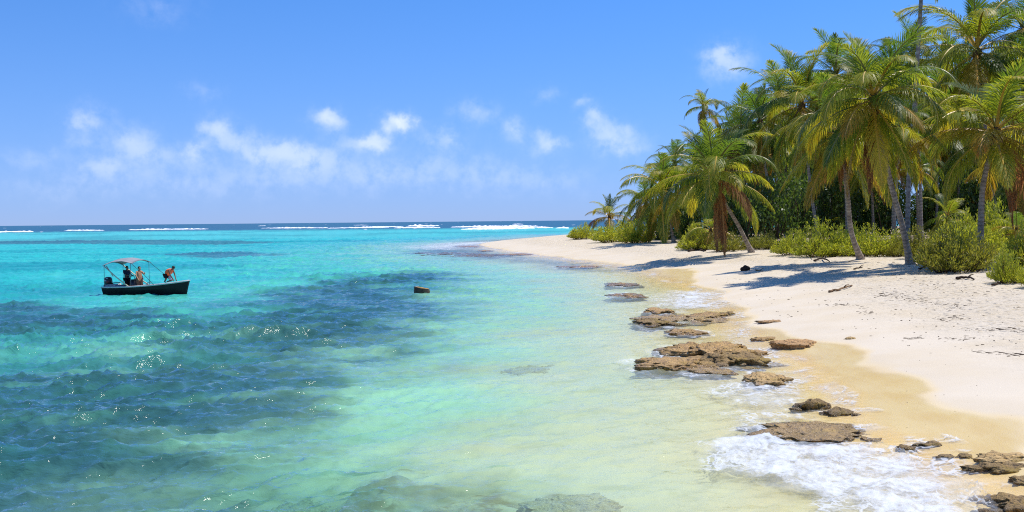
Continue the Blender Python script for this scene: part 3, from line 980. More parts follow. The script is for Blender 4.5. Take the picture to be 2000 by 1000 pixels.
BACK = [(1455, 462, 1446, 268, 80), (1535, 460, 1526, 205, 84), (1612, 460, 1606, 262, 84), (1668, 460, 1668, 226, 88), (1735, 458, 1738, 246, 84), (1828, 458, 1826, 262, 80), (1870, 456, 1866, 226, 92),
        (1520, 455, 1508, 300, 76), (1590, 452, 1600, 226, 82), (1690, 448, 1686, 176, 84), (1745, 448, 1742, 170, 84), (1835, 446, 1836, 190, 80), (1885, 446, 1880, 160, 90), (1965, 446, 1968, 170, 96), (1990, 446, 1996, 60, 90), (1910, 446, 1905, 300, 84), (1420, 458, 1418, 380, 60), (1560, 450, 1548, 330, 66), (1690, 448, 1690, 262, 74),
        (1440, 455, 1432, 290, 74), (1545, 452, 1532, 262, 82), (1620, 452, 1612, 280, 80), (1735, 448, 1730, 330, 64), (1850, 446, 1846, 250, 78), (1880, 446, 1872, 330, 70), (1985, 446, 1985, 236, 90), (1375, 462, 1368, 330, 66), (1266, 466, 1262, 400, 52), (1470, 452, 1462, 345, 62), (1575, 450, 1580, 340, 66), (1640, 450, 1640, 360, 56), (1830, 446, 1822, 392, 42), (1345, 466, 1352, 385, 60)]
WHERE = ['above the pale leaning palm, to the right of the lone slim palm', 'high between the second and third crowns', 'half way up behind the pale curved trunk', 'half way up left of the widest crown', 'half way up under the widest crown', 'just left of the right-hand palm, half way up', 'left behind the right-hand palm crown',
         'right of the second slanting trunk, half way up', 'filling in right of the third crown', 'directly behind the widest front crown', 'right behind the widest front crown', 'below the bare tall trunk, to its right', 'under the feathery crown at the top right', 'right of the feathery crown', 'highest at the right edge of the picture', 'behind the orange-fringed right palm', 'right behind the pale leaning palm, low down', 'below the third crown in shade', 'under the left half of the widest crown',
         'behind the pale leaning palm, to its right', 'between the two slanting trunks left of the middle', 'behind the third trunk in from the left bushes', 'low behind the widest front crown', 'right of the gap of sky, up high', 'deep in shade left of the grey right-hand trunk', 'behind the feathery crown at the right edge',
         'just behind the top of the leaning pale palm', 'lowest at the left tip of the grove', 'in shade right of the hanging dead fronds', 'low between slanting trunks in the middle', 'low behind the pale curved trunk foot', 'low under the gap of sky', 'left behind the red-brown dead fronds']
for i, ((bx, by, tx, ty, rp), wh) in enumerate(zip(BACK, WHERE)):
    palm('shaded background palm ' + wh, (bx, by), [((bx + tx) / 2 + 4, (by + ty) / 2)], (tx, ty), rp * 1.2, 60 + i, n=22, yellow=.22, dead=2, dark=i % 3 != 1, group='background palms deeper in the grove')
# stemless young palms among the bushes
for i, (bx, by, tx, ty, rp, yl, lb) in enumerate(((1826, 500, 1824, 480, 46, .6, 'stemless young palm with yellow arching fronds left of the grey trunk'), (1985, 492, 1986, 452, 52, .7, 'stemless young palm with orange dying frond at the right edge'),
                                              (1850, 462, 1850, 425, 56, .2, 'young green palm behind the bush left of the grey trunk'), (1385, 486, 1388, 452, 54, .5, 'young palm sprouting under the dead hanging fronds'), (1625, 462, 1622, 440, 46, .2, 'bright young palm behind the middle bushes'),
                                              (1690, 452, 1712, 420, 46, .4, 'young palm between the slim straight trunks'), (1965, 540, 1966, 520, 34, .5, 'tiny palm seedling by the low bush at the right edge'))):
    palm(lb, (bx, by), [((bx + tx) / 2, (by + ty) / 2)], (tx, ty), rp, 90 + i, n=13, yellow=yl, dead=1, low=6, hi=1, group='stemless young palms', thick=.8)
# the long red-brown hanging cluster of the leaning palm, and the orange frond at the right
for i, (yw, s_) in enumerate(((4.3, .95), (4.9, 1.0), (4.6, .85))):
    o = add_frond(p1[1], 'dead', i, yw, p1[2] * s_, M_DEAD, name='dead_frond')
    o.location = (.55, -.35, -.5)

# ------------------------------------------------------------------ bushes and undergrowth


def blade_mat(name, c1, c2, trans=(1.9, 1.9, 1.1)):
    m, t = new_mat(name)
    lr = t.attr('leafrand').outputs['Fac']
    rn = t.n('ShaderNodeObjectInfo').outputs['Random']
    c = t.mix(t.ramp(lr, 0.15, 0.9), c1, c2)
    c = t.mix(t.ramp(lr, 1.4, 1.6), c, (0.26, 0.17, 0.09))
    c = t.mix(t.m('MULTIPLY', rn, 0.4), c, tuple(x * k for x, k in zip(c1, (.7, .8, .8))))
    p = t.n('ShaderNodeBsdfPrincipled', {'Base Color': c, 'Roughness': 0.45, 'Specular IOR Level': 0.45}).outputs[0]
    tl = t.n('ShaderNodeBsdfTranslucent', {'Color': t.mix(1.0, c, trans, 'MULTIPLY')}).outputs[0]
    t.n('ShaderNodeOutputMaterial', {0: t.n('ShaderNodeMixShader', {0: 0.42, 1: p, 2: tl}).outputs[0]})
    return m


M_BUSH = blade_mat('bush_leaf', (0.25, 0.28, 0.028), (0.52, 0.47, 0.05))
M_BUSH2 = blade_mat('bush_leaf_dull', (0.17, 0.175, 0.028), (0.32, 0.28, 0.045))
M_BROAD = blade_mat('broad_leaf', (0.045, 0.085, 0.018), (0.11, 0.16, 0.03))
M_TWIG = plain('twig', (0.15, 0.10, 0.065), 0.9, 0.25, 8.0, 0.1)


def blades(vs, fs, lr, p, d, ln, wd, rs, r_):
    d = d.normalized()
    sd_ = d.cross(Vector((rs.gauss(0, 1), rs.gauss(0, 1), rs.gauss(0, 1))))
    if sd_.length < 1e-4:
        return
    sd_ = sd_.normalized() * wd
    k = len(vs)
    vs += [p, p + d * ln * .5 + sd_, p + d * ln, p + d * ln * .5 - sd_]
    fs.append((k, k + 1, k + 2, k + 3))
    lr += [r_] * 4


def upright_bush(seed, nst=260):
    """unit bush (radius 1, height 1): many upright leafy sprays, woody foot"""
    rs = random.Random(seed)
    vs, fs, lr = [], [], []
    st = MB()
    for i in range(nst):
        a, r_ = rs.uniform(0, 6.283), math.sqrt(rs.random())
        lump = 0.74 + 0.52 * mnoise.noise((math.cos(a) * r_ * 2.1, math.sin(a) * r_ * 2.1, seed * 3.1))
        tip = Vector((math.cos(a) * r_, math.sin(a) * r_, (1 - .80 * r_ ** 2.6) * lump * rs.uniform(.78, 1.08)))
        ft = Vector((math.cos(a) * r_ * .45, math.sin(a) * r_ * .45, 0))
        mid = ft.lerp(tip, .55) + Vector((math.cos(a), math.sin(a), 0)) * .12 * r_
        if i % 3 == 0:
            st.tube([ft - Vector((0, 0, .05)), ft.lerp(mid, .5) + Vector((rs.uniform(-.03, .03),) * 3), mid, mid.lerp(tip, .7)], [.013, .010, .007, .003], 3, False)
        dry_ = 2.0 if rs.random() < .07 else 0.0
        for k in range(30 if not dry_ else 10):
            u = 1 - rs.random() ** 1.25 * .88
            q = (ft.lerp(mid, u / .55) if u < .55 else mid.lerp(tip, (u - .55) / .45))
            d = (tip - mid).normalized() * .9 + Vector((rs.gauss(0, .55), rs.gauss(0, .55), rs.gauss(.15, .4)))
            blades(vs, fs, lr, q + Vector((rs.gauss(0, .028), rs.gauss(0, .028), rs.gauss(0, .02))), d, rs.uniform(.05, .11), rs.uniform(.009, .017), rs, dry_ or min(1, max(0, rs.gauss(.45, .25))))
    me = bpy.data.meshes.new('foliage')
    me.from_pydata([v[:] for v in vs], [], fs)
    me.update()
    set_attr(me, 'leafrand', np.array(lr))
    me.materials.append(M_BUSH)
    sm = st.mesh('stems')
    sm.materials.append(M_TWIG)
    return me, sm


def broad_shrub(seed, nl=1700):
    rs = random.Random(seed)
    vs, fs, lr = [], [], []
    cl = [Vector((rs.gauss(0, .42), rs.gauss(0, .42), rs.uniform(.12, .86))) for _ in range(26)]
    st = MB()
    for c_ in cl:
        st.tube([(c_.x * .2, c_.y * .2, -.03), (c_.x * .55, c_.y * .55, c_.z * .55), c_[:]], [.02, .013, .005], 4, False)
    for i in range(nl):
        c_ = rs.choice(cl)
        p = c_ + Vector((rs.gauss(0, .13), rs.gauss(0, .13), rs.gauss(0, .10)))
        if p.z < 0:
            continue
        d = (p - c_).normalized() + Vector((rs.gauss(0, .5), rs.gauss(0, .5), rs.gauss(-.1, .4)))
        blades(vs, fs, lr, p, d, rs.uniform(.07, .13), rs.uniform(.018, .034), rs, rs.random())
    me = bpy.data.meshes.new('foliage')
    me.from_pydata([v[:] for v in vs], [], fs)
    me.update()
    set_attr(me, 'leafrand', np.array(lr))
    me.materials.append(M_BROAD)
    sm = st.mesh('stems')
    sm.materials.append(M_TWIG)
    return me, sm


UB = [upright_bush(i + 1) for i in range(4)]
BS = [broad_shrub(i + 31) for i in range(4)]


def shrub(name, label, px, py, wpx, hpx, var, src, mat, group, cat, rz, base=None):
    b_ = ground(px, py) if base is None else base
    k = b_[1] / FPX
    root = empty(name, b_, rz)
    tag(root, label, cat, group)
    for nm, me in (('foliage', src[var % len(src)][0]), ('stems', src[var % len(src)][1])):
        o = link(nm, me, root)
        o.scale = (wpx / 2 * k, wpx / 2 * k * 0.9, hpx * k)
        o['kind'] = 'stuff'
        if nm == 'foliage':
            o.material_slots[0].link = 'OBJECT'
            o.material_slots[0].material = mat
    return root


BUSHES = [(1138, 467, 52, 32, 'small rounded bush at the seaward tip of the grove', 0), (1200, 472, 96, 44, 'rounded yellow-green bush under the young yellow palm at the far point', 0), (1240, 474, 70, 44, 'bush against the skirt of the low leaning palm', 0),
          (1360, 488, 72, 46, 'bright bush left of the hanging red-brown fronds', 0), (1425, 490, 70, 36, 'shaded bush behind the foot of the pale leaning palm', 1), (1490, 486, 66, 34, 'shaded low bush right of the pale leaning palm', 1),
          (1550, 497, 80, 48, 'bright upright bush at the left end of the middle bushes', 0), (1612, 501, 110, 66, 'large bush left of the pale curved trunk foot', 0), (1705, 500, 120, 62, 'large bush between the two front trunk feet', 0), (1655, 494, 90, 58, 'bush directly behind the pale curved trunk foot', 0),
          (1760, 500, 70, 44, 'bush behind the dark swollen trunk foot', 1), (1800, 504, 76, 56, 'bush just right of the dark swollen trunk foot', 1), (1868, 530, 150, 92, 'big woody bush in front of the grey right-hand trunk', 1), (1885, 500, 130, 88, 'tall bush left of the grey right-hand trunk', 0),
          (1950, 488, 130, 96, 'bush mass right of the grey right-hand trunk', 0), (1968, 553, 66, 66, 'small green bush on the sand at the right edge', 0), (2010, 520, 90, 90, 'bush cut by the right edge of the picture', 0), (2040, 560, 90, 70, 'low bush beyond the small green one at the right edge', 0)]
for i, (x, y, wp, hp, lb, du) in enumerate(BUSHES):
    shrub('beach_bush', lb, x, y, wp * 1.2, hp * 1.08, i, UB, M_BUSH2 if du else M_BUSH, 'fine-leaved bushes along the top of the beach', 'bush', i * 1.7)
rs = random.Random(77)
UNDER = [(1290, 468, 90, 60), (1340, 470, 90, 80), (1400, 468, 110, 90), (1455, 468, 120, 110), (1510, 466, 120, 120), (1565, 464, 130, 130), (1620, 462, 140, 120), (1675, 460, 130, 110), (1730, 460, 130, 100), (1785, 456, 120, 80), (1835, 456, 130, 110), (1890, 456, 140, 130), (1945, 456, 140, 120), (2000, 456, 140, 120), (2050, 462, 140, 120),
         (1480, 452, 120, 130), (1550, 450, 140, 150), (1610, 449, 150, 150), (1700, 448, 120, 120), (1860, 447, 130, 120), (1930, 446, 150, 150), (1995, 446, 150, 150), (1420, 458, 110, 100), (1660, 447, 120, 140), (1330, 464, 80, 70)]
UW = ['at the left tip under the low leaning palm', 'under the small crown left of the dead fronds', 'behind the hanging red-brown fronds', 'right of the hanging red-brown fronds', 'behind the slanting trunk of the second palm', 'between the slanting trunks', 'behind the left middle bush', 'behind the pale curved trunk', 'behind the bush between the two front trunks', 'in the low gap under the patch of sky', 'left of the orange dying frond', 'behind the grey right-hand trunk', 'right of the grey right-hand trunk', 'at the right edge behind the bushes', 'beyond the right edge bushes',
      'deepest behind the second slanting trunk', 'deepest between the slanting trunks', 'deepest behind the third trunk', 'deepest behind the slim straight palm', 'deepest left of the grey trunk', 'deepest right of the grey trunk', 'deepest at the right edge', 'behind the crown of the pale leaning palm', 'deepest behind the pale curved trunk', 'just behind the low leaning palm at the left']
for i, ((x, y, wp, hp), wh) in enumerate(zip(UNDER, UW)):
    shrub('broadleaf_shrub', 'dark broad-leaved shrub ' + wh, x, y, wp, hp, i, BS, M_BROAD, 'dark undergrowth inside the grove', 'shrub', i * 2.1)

# ------------------------------------------------------------------ rocks


def rock_mat(name, a, b_, pit, algae, alg_amt, rough=0.7, wetk=0.45):
    m, t = new_mat(name)
    co = t.n('ShaderNodeTexCoord').outputs['Object']
    n1 = t.noise(co, 3.0, 6.0, 0.68, 0.4)
    n2 = t.noise(co, 15.0, 5.0, 0.7)
    n3 = t.noise(co, 1.3, 4.0, 0.6)
    c = t.mix(t.ramp(n1, 0.35, 0.66), a, b_)
    c = t.mix(t.m('MULTIPLY', t.ramp(n3, 0.5, 0.68), alg_amt), c, algae)
    rn = t.n('ShaderNodeObjectInfo').outputs['Random']
    c = t.mix(t.m('MULTIPLY', rn, 0.45), c, tuple(x * k_ for x, k_ in zip(a, (1.05, .95, .75))))
    pits = t.n('ShaderNodeTexVoronoi', {'Vector': co, 'Scale': 7.5, 'Randomness': 1.0}).outputs[0]
    c = t.mix(t.m('MULTIPLY', t.m('MULTIPLY', t.ramp(pits, 0.34, 0.10), t.ramp(n1, 0.42, 0.56)), 0.9), c, pit)
    c = t.mix(t.m('MULTIPLY', t.ramp(n2, 0.52, 0.32), 0.9), c, pit)
    wz = t.n('ShaderNodeSeparateXYZ', {0: t.n('ShaderNodeNewGeometry').outputs['Position']}).outputs[2]
    wetb = t.ramp(t.m('ADD', wz, t.m('MULTIPLY', t.m('SUBTRACT', n1, 0.5), 0.22)), 0.13, 0.03)
    c = t.mix(t.m('MULTIPLY', wetb, wetk), c, tuple(x * .22 for x in b_))
    rough = t.ramp(wetb, 0, 1, rough, 0.22)
    bp = t.n('ShaderNodeBump', {'Strength': 0.9, 'Distance': 0.07, 'Height': t.m('ADD', t.m('ADD', n2, t.m('MULTIPLY', n1, 1.2)), t.m('MULTIPLY', t.ramp(pits, 0.0, 0.35), 0.6))}).outputs[0]
    t.n('ShaderNodeOutputMaterial', {0: t.n('ShaderNodeBsdfPrincipled', {'Base Color': c, 'Roughness': rough, 'Specular IOR Level': 0.4, 'Normal': bp}).outputs[0]})
    return m


M_ROCK = rock_mat('reef_rock', (0.56, 0.35, 0.12), (0.33, 0.19, 0.06), (0.05, 0.033, 0.02), (0.36, 0.23, 0.03), .75, 0.5)
M_ROCKDK = rock_mat('dark_reef_rock', (0.34, 0.225, 0.085), (0.17, 0.105, 0.04), (0.03, 0.021, 0.012), (0.34, 0.23, 0.025), .85)
M_ROCKTAN = rock_mat('tan_reef_rock', (0.66, 0.44, 0.18), (0.46, 0.29, 0.105), (0.12, 0.08, 0.045), (0.36, 0.26, 0.06), .45)
M_ROCKOR = rock_mat('orange_beach_rock', (0.55, 0.33, 0.14), (0.44, 0.25, 0.10), (0.09, 0.06, 0.035), (0.30, 0.20, 0.06), .3)
M_ROCKSUB = rock_mat('submerged_rock', (0.56, 0.45, 0.27), (0.44, 0.34, 0.18), (0.16, 0.12, 0.07), (0.42, 0.33, 0.13), .5, wetk=0.0)


M_ROCKSHELF = rock_mat('shelf_rock', (0.50, 0.35, 0.16), (0.36, 0.23, 0.09), (0.10, 0.07, 0.035), (0.36, 0.25, 0.05), .6, 0.4, wetk=0.15)
MATS = {'ROCK': M_ROCK, 'ROCKDK': M_ROCKDK, 'ROCKTAN': M_ROCKTAN, 'ROCKOR': M_ROCKOR}


def rock(label, px, py, wpx, hpx, dm, mat, seed, z=None, flat=.5, rough=.22, rot=0.0, sink=.35, group='beach rocks along the waterline', sub=5, pt=None, name='rock'):
    """wpx, hpx: width and height in the picture at its own distance; dm: depth in metres"""
    b_ = (np.array(at_z(px, py, 0.0 if z is None else z)) if pt is None else np.array(pt, float))
    k = b_[1] / FPX
    sx, sz, sy = wpx * k / 2, hpx * k * .54, dm / 2
    bm = bmesh.new()
    bmesh.ops.create_icosphere(bm, subdivisions=sub, radius=1.0)
    sd_ = Vector((seed * 3.7, seed * 1.3, seed * 7.1))
    asp = Vector((sx, sy, sz * 2)).normalized()
    for v in bm.verts:
        p = v.co.copy()
        q = Vector((p.x * sx, p.y * sy, p.z * max(sz, .25)))
        nn = mnoise.fractal(p * 1.3 + sd_, 0.9, 2.1, 4)
        n2 = mnoise.fractal(q * 2.6 + sd_, 0.7, 2.2, 5)
        rid = 1 - abs(mnoise.noise(q * 3.4 + sd_ * 2)) * 2
        s_ = 1 + .30 * nn
        out = 1 + .42 * mnoise.fractal(Vector((p.x, p.y, 0)) * 1.7 + sd_ * 1.7, 0.8, 2.0, 4)
        p = Vector((p.x * out, p.y * out, p.z)) * s_
        if p.z > 0:                      # worn, ledged tops
            zz = p.z ** (1 - .55 * flat)
            st_ = 3.0
            zz = (1 - .5 * flat) * zz + .5 * flat * (math.floor(zz * st_) + min(1, (zz * st_ % 1) * 3)) / st_
            p.z = zz * (1 - .25 * flat)
        p = Vector((p.x * sx, p.y * sy, p.z * sz))
        r_ = rough * min(sx, max(sz, .12) * 1.6, sy) 
        p += v.normal * r_ * (n2 * 1.1 + .45 * rid + .35 * mnoise.noise(q * 9.0 + sd_))
        v.co = p
    bm.verts.index_update()
    me = bpy.data.meshes.new(name)
    bm.to_mesh(me)
    bm.free()
    me.polygons.foreach_set('use_smooth', [True] * len(me.polygons))
    o = link(name, me, None, mat)
    o.location = (b_[0], b_[1], b_[2] - sz * sink * 0.5)
    o.rotation_euler = (0, 0, rot)
    tag(o, label, 'rock', group)
    return o


for i, (lb, x, y, wp, hp, dm, mt, fl) in enumerate(RK):
    big = wp > 60
    mt = MATS[mt]
    rock(lb, x, y, wp, hp, dm, mt, i + 1, flat=fl, rough=.30 if fl < .5 else .24, sub=5 if big else 4, pt=ground(x, y) if x > 1660 else None)
rock('square-edged orange block with dark mossy top on the wet sand', 1548, 674, 96, 30, 1.5, M_ROCKOR, 51, flat=1.0, rough=.10, pt=ground(1552, 676), rot=.1)
rock('grey wave-worn tail of the orange block running into the water', 1490, 660, 50, 12, 1.0, M_ROCK, 52, flat=.8, pt=ground(1492, 664))
rock('small smooth tan stone alone on the dry sand', 1660, 662, 20, 9, .3, M_ROCKTAN, 53, flat=.2, rough=.08, pt=ground(1661, 662), sub=3, name='stone')
rock('low orange rock strip on the sand above the wave-washed rocks', 1505, 629, 46, 6, .8, M_ROCKOR, 54, flat=.9, pt=ground(1508, 629), sub=4)
for i, (lb, x, y, wp, dm, tz) in enumerate((('broad brown rock shelf just under water round the big slabs', 1400, 702, 230, 4.2, .02), ('brown rock shelf just under water round the wave-washed rocks', 1330, 622, 170, 4.0, .02), ('tan rock shelf under the surf beside the flat slab', 1590, 836, 240, 2.2, .01))):
    p = at_z(x, y, tz)
    rock(lb, x, y, wp, 12, dm, M_ROCKSHELF, 60 + i, flat=.9, rough=.5, pt=(p[0], p[1], tz - .12), sink=0)
# ledges in the bottom right corner
CORNER = [('dark jagged ridge of beach rock crossing the bottom right corner', 1950, 918, 120, 16, .55, M_ROCKDK, .3), ('upper tan ledge at the right edge above the jagged ridge', 1965, 898, 110, 14, .6, M_ROCKTAN, .8),
          ('small knob left of the jagged ridge', 1884, 893, 26, 10, .25, M_ROCKDK, .3), ('round little rock under the jagged ridge', 1908, 925, 22, 12, .2, M_ROCKTAN, .2),
          ('large dark rock at the very bottom right corner', 1985, 990, 110, 30, .6, M_ROCKDK, .4), ('brown ledge left of the dark bottom corner rock', 1935, 978, 70, 18, .45, M_ROCKTAN, .6), ('thin dark rock at the edge of the white surf lip', 1850, 896, 40, 8, .25, M_ROCKDK, .4),
          ('dark rock cut by the right edge between the two corner ledges', 2000, 945, 50, 18, .35, M_ROCKDK, .3), ('black-edged rock below the surf lip at the bottom', 1930, 1004, 60, 14, .3, M_ROCKDK, .3)]
for i, (lb, x, y, wp, hp, dm, mt, fl) in enumerate(CORNER):
    rock(lb, x, y, wp, hp, dm, mt, 70 + i, flat=fl, rough=.34, pt=ground(x, y), group='beach rock ledges in the near corner', sub=5 if wp > 60 else 4)
for i, (lb, x, y, wp, hp, dm, mt, fl) in enumerate(FARR):
    rock(lb, x, y, wp * 1.15, hp * .5, dm * 1.4, MATS[mt], 90 + i, flat=fl, sink=1.1, rough=.4, group='far rocks round the point', sub=4)
SUBM = [('submerged rock showing through the green water in the middle', 1045, 722, 120, 30, 2.8, -.42), ('tan submerged rock at the bottom edge', 1105, 985, 200, 34, 1.9, -.10), ('brown submerged reef head at the bottom left of centre', 560, 1000, 150, 50, 1.9, -.18),
        ]
for i, (lb, x, y, wp, hp, dm, tz) in enumerate(SUBM):
    p = at_z(x, y, tz)
    k = p[1] / FPX
    rock(lb, x, y, wp, hp, dm, M_ROCKSUB, 120 + i, flat=.7, rough=.26, pt=(p[0], p[1], tz - hp * k * .62), sink=0, group='submerged rocks seen through the water', sub=5)

# ------------------------------------------------------------------ the cut-off post standing in the water
bp = at_z(824, 576)
root = empty('mooring_post', bp)
root.scale = (1.15, 1.15, 1.2)
tag(root, 'short broken dark post stump with tan top standing in the water', 'post')
rs = random.Random(3)
NS, vs, fs = 28, [], []
for zi, (z_, r_) in enumerate(((-2.2, .43), (-.6, .43), (0, .42), (.16, .44), (.30, .43), (.37, .42))):
    for j in range(NS):
        a = 2 * math.pi * j / NS
        rr = r_ * (1 + .06 * mnoise.noise((math.cos(a) * 2, math.sin(a) * 2, z_ * 3)) + rs.uniform(-.015, .015))
        vs.append((math.cos(a) * rr, math.sin(a) * rr * .9, z_ + (.07 * -math.cos(a) if zi > 3 else 0) + (rs.uniform(-.02, .02) if zi > 3 else 0)))
for zi in range(5):
    for j in range(NS):
        k = (j + 1) % NS
        fs.append((zi * NS + j, zi * NS + k, zi * NS + NS + k, zi * NS + NS + j))
M_POST = plain('shaded_old_wood', (0.085, 0.06, 0.035), 0.6, 0.3, 6.0, .4, bump=.8)  # dark side: the shade on the post's flank is put into the colour
MB().add(vs, fs).build('post', M_POST, root)
vs, fs = [(0, 0, .36)], []
for rr in (.2, .41):
    for j in range(NS):
        a = 2 * math.pi * j / NS
        vs.append((math.cos(a) * rr, math.sin(a) * rr * .9, .38 - .07 * math.cos(a) * rr / .42 + rs.uniform(-.018, .018)))
for j in range(NS):
    k = (j + 1) % NS
    fs += [(0, 1 + j, 1 + k), (1 + j, 1 + NS + j, 1 + NS + k, 1 + k)]
MB().add(vs, fs).build('cut_top', plain('sunlit_post_top', (0.42, 0.27, 0.10), 0.85, 0.3, 5.0, .2, bump=.6), root)  # tan top: sunlight on the cut face is put into the colour

# ------------------------------------------------------------------ the boat
BP = at_z(219, 573.5)
HEAD = R(-21)
BL = 6.35
M_HULL = plain('black_hull_paint', (0.012, 0.012, 0.013), 0.5, 0.2, 2.0, .25)
M_DECK = plain('grey_white_deck', (0.62, 0.60, 0.56), 0.6, 0.12, 3.0, .3)
M_RIM = plain('grey_gunwale', (0.60, 0.58, 0.55), 0.5, 0.12, 3.0, .4)
M_IN = plain('grey_inner_liner', (0.28, 0.28, 0.28), 0.7, 0.15, 3.0, .3)
M_BLK = plain('black_plastic', (0.02, 0.02, 0.023), 0.35, 0.1, 6.0, .5)
M_WHT = plain('white_decal', (0.80, 0.80, 0.80), 0.4, 0.05, 6.0)
M_RED = plain('red_decal', (0.55, 0.04, 0.03), 0.4, 0.05, 6.0)
M_CANV = plain('grey_canvas', (0.29, 0.295, 0.31), 0.85, 0.08, 2.0, .15)
M_STEEL = plain('dull_steel_tube', (0.16, 0.17, 0.18), 0.4, 0.1, 4.0, .5, .3)
M_POLE = plain('pale_wood_strut', (0.80, 0.68, 0.46), 0.7, 0.12, 4.0, .3)
M_ROPE = plain('dark_strap', (0.05, 0.05, 0.05), 0.9, 0.1, 4.0, .1)
boat = empty('motor_boat', (BP[0], BP[1], 0.07), HEAD)
tag(boat, 'small black open motorboat with grey canopy and outboard engine', 'boat')


def beam(x):
    u = x / BL
    return 0.98 if u < .45 else max(.015, 0.98 * (1 - ((u - .45) / .55) ** 2.3))


def sheer(x):
    u = x / BL
    return .40 + .10 * u + .38 * u ** 2.4


NST = 30
sec = []
for i in range(NST + 1):
    x = BL * i / NST
    b_, g = beam(x), sheer(x)
    u = x / BL
    rake = .38 * max(0, (u - .6) / .4) ** 1.5            # stem leans forward going up
    kz = -.28 + .32 * max(0, (u - .8) / .2) ** 2
    sec.append([(x - rake, 0, kz), (x - rake * .75, b_ * .80 * (1 - .35 * u), -.20 + .10 * u), (x - rake * .35, b_ * .95, g * .55), (x, b_, g)])
vs, fs = [], []
for s_ in sec:
    ring_ = [(x, -y, z) for x, y, z in s_[::-1]] + list(s_[1:])
    vs += ring_
W = 7
for i in range(NST):
    for j in range(W - 1):
        fs.append((i * W + j, i * W + j + 1, (i + 1) * W + j + 1, (i + 1) * W + j))
fs.append(tuple(range(W)))
hull = MB().add(vs, fs).build('hull', M_HULL, boat, smooth=False)
# inside: liner, floor, foredeck, gunwale, thwart
vs, fs = [], []
NL = int(NST * .62)
for i in range(NL):
    x = BL * i / NST + .05
    b_, g = beam(x) - .07, sheer(x) - .01
    b_ = max(.02, b_)
    vs += [(x, -b_, g), (x, -b_ * .66, .10), (x, b_ * .66, .10), (x, b_, g)]
for i in range(NL - 1):
    for j in range(3):
        fs.append((i * 4 + j, (i + 1) * 4 + j, (i + 1) * 4 + j + 1, i * 4 + j + 1))
fs.append((0, 1, 2, 3))
MB().add(vs, fs).build('liner', M_IN, boat, smooth=False)
for sgn in (-1, 1):
    gp = [(BL * i / NST, sgn * beam(BL * i / NST), sheer(BL * i / NST) + .01) for i in range(NST + 1)]
    MB().tube(gp, [.055] * NST + [.03], 6).build('gunwale', M_RIM, boat)
vs, fs = [], []
x0 = BL * .60
for i in range(13):
    x = x0 + (BL - .03 - x0) * i / 12
    b_, g = beam(x) - .01, sheer(x) + .025
    vs += [(x, -b_, g), (x, -b_ * .5, g + .04), (x, b_ * .5, g + .04), (x, b_, g)]
for i in range(12):
    for j in range(3):
        fs.append((i * 4 + j, (i + 1) * 4 + j, (i + 1) * 4 + j + 1, i * 4 + j + 1))
g0 = sheer(x0)
k = len(vs)
vs += [(x0, -.55, .10), (x0, .55, .10)]
fs.append((0, 1, 2, 3, k + 1, k))
MB().add(vs, fs).build('foredeck', M_DECK, boat, smooth=False)
MB().box((3.05, 0, .30), (.34, 1.7, .06), bev=.015).build('thwart', M_DECK, boat)
MB().box((.05, 0, .40), (.10, 1.6, .34), bev=.02).build('transom_board', M_RIM, boat)
# outboard engine
eng = MB().tube([(-.30, 0, z) for z in (.42, .50, .70, .92, 1.02, 1.05)], [.16, .24, .27, .25, .19, .10], 14).build('outboard_engine', M_BLK, boat)
MB().tube([(-.28, 0, .46), (-.24, 0, .1), (-.24, 0, -.45)], [.12, .085, .06], 8).build('engine_leg', M_BLK, eng)
MB().box((-.06, 0, .50), (.22, .26, .20), bev=.03).build('mounting_bracket', M_BLK, eng)
MB().tube([(-.10, .05, .62), (.25, .12, .66), (.55, .16, .66)], [.035, .028, .03], 6).build('tiller_arm', M_BLK, eng)
MB().box((-.34, -.262, .80), (.22, .012, .05), rz=.05, bev=.004).build('white_mark', M_WHT, eng)
MB().box((-.16, -.245, .72), (.16, .012, .05), rz=.35, bev=.004).build('red_mark', M_RED, eng)
MB().box((-.22, -.21, .93), (.13, .012, .10), rz=.3, bev=.004).build('badge', M_WHT, eng)
# console and seat
con = MB().box((1.95, .12, .50), (.55, .72, .82), bev=.05).build('console', M_BLK, boat)
MB().tube([(1.62 + .02 * math.sin(a), .12 + .19 * math.cos(a), .98 + .19 * math.sin(a)) for a in [2 * math.pi * i / 20 for i in range(21)]], .018, 6, False).build('steering_wheel', M_BLK, con)
MB().box((2.2, .12, 1.02), (.03, .66, .24), ry=-.35, bev=.008).build('windscreen', plain('smoked_screen', (.05, .06, .07), .1, .05, 3.0, .7), con)
MB().box((.72, .1, .32), (.42, .9, .42), bev=.05).build('seat_box', M_IN, boat)
# canopy
XR, XF, YC = .18, 2.35, .88
vs, fs = [], []
NU, NV = 14, 10
for lay in (0, 1):
    for i in range(NU + 1):
        u = i / NU
        x = XR - .12 + (XF - XR + .30) * u
        for j in range(NV + 1):
            v = -1 + 2 * j / NV
            z = 1.68 + .42 * math.sin(math.pi * (.12 + .70 * u)) ** 1.0 + .20 * (1 - v * v) + .10 * u - .02 * abs(math.sin(u * math.pi * 3)) - (.028 if lay else 0)
            vs.append((x, v * (YC + .03), z))
st_ = (NU + 1) * (NV + 1)
for i in range(NU):
    for j in range(NV):
        a = i * (NV + 1) + j
        fs.append((a, a + NV + 1, a + NV + 2, a + 1))
        fs.append((st_ + a, st_ + a + 1, st_ + a + NV + 2, st_ + a + NV + 1))
for i in range(NU):
    for j in (0, NV):
        a = i * (NV + 1) + j
        fs.append((a, a + NV + 1, st_ + a + NV + 1, st_ + a))
for j in range(NV):
    for i in (0, NU):
        a = i * (NV + 1) + j
        fs.append((a, a + 1, st_ + a + 1, st_ + a))
can = MB().add(vs, fs).build('canopy', M_CANV, boat)


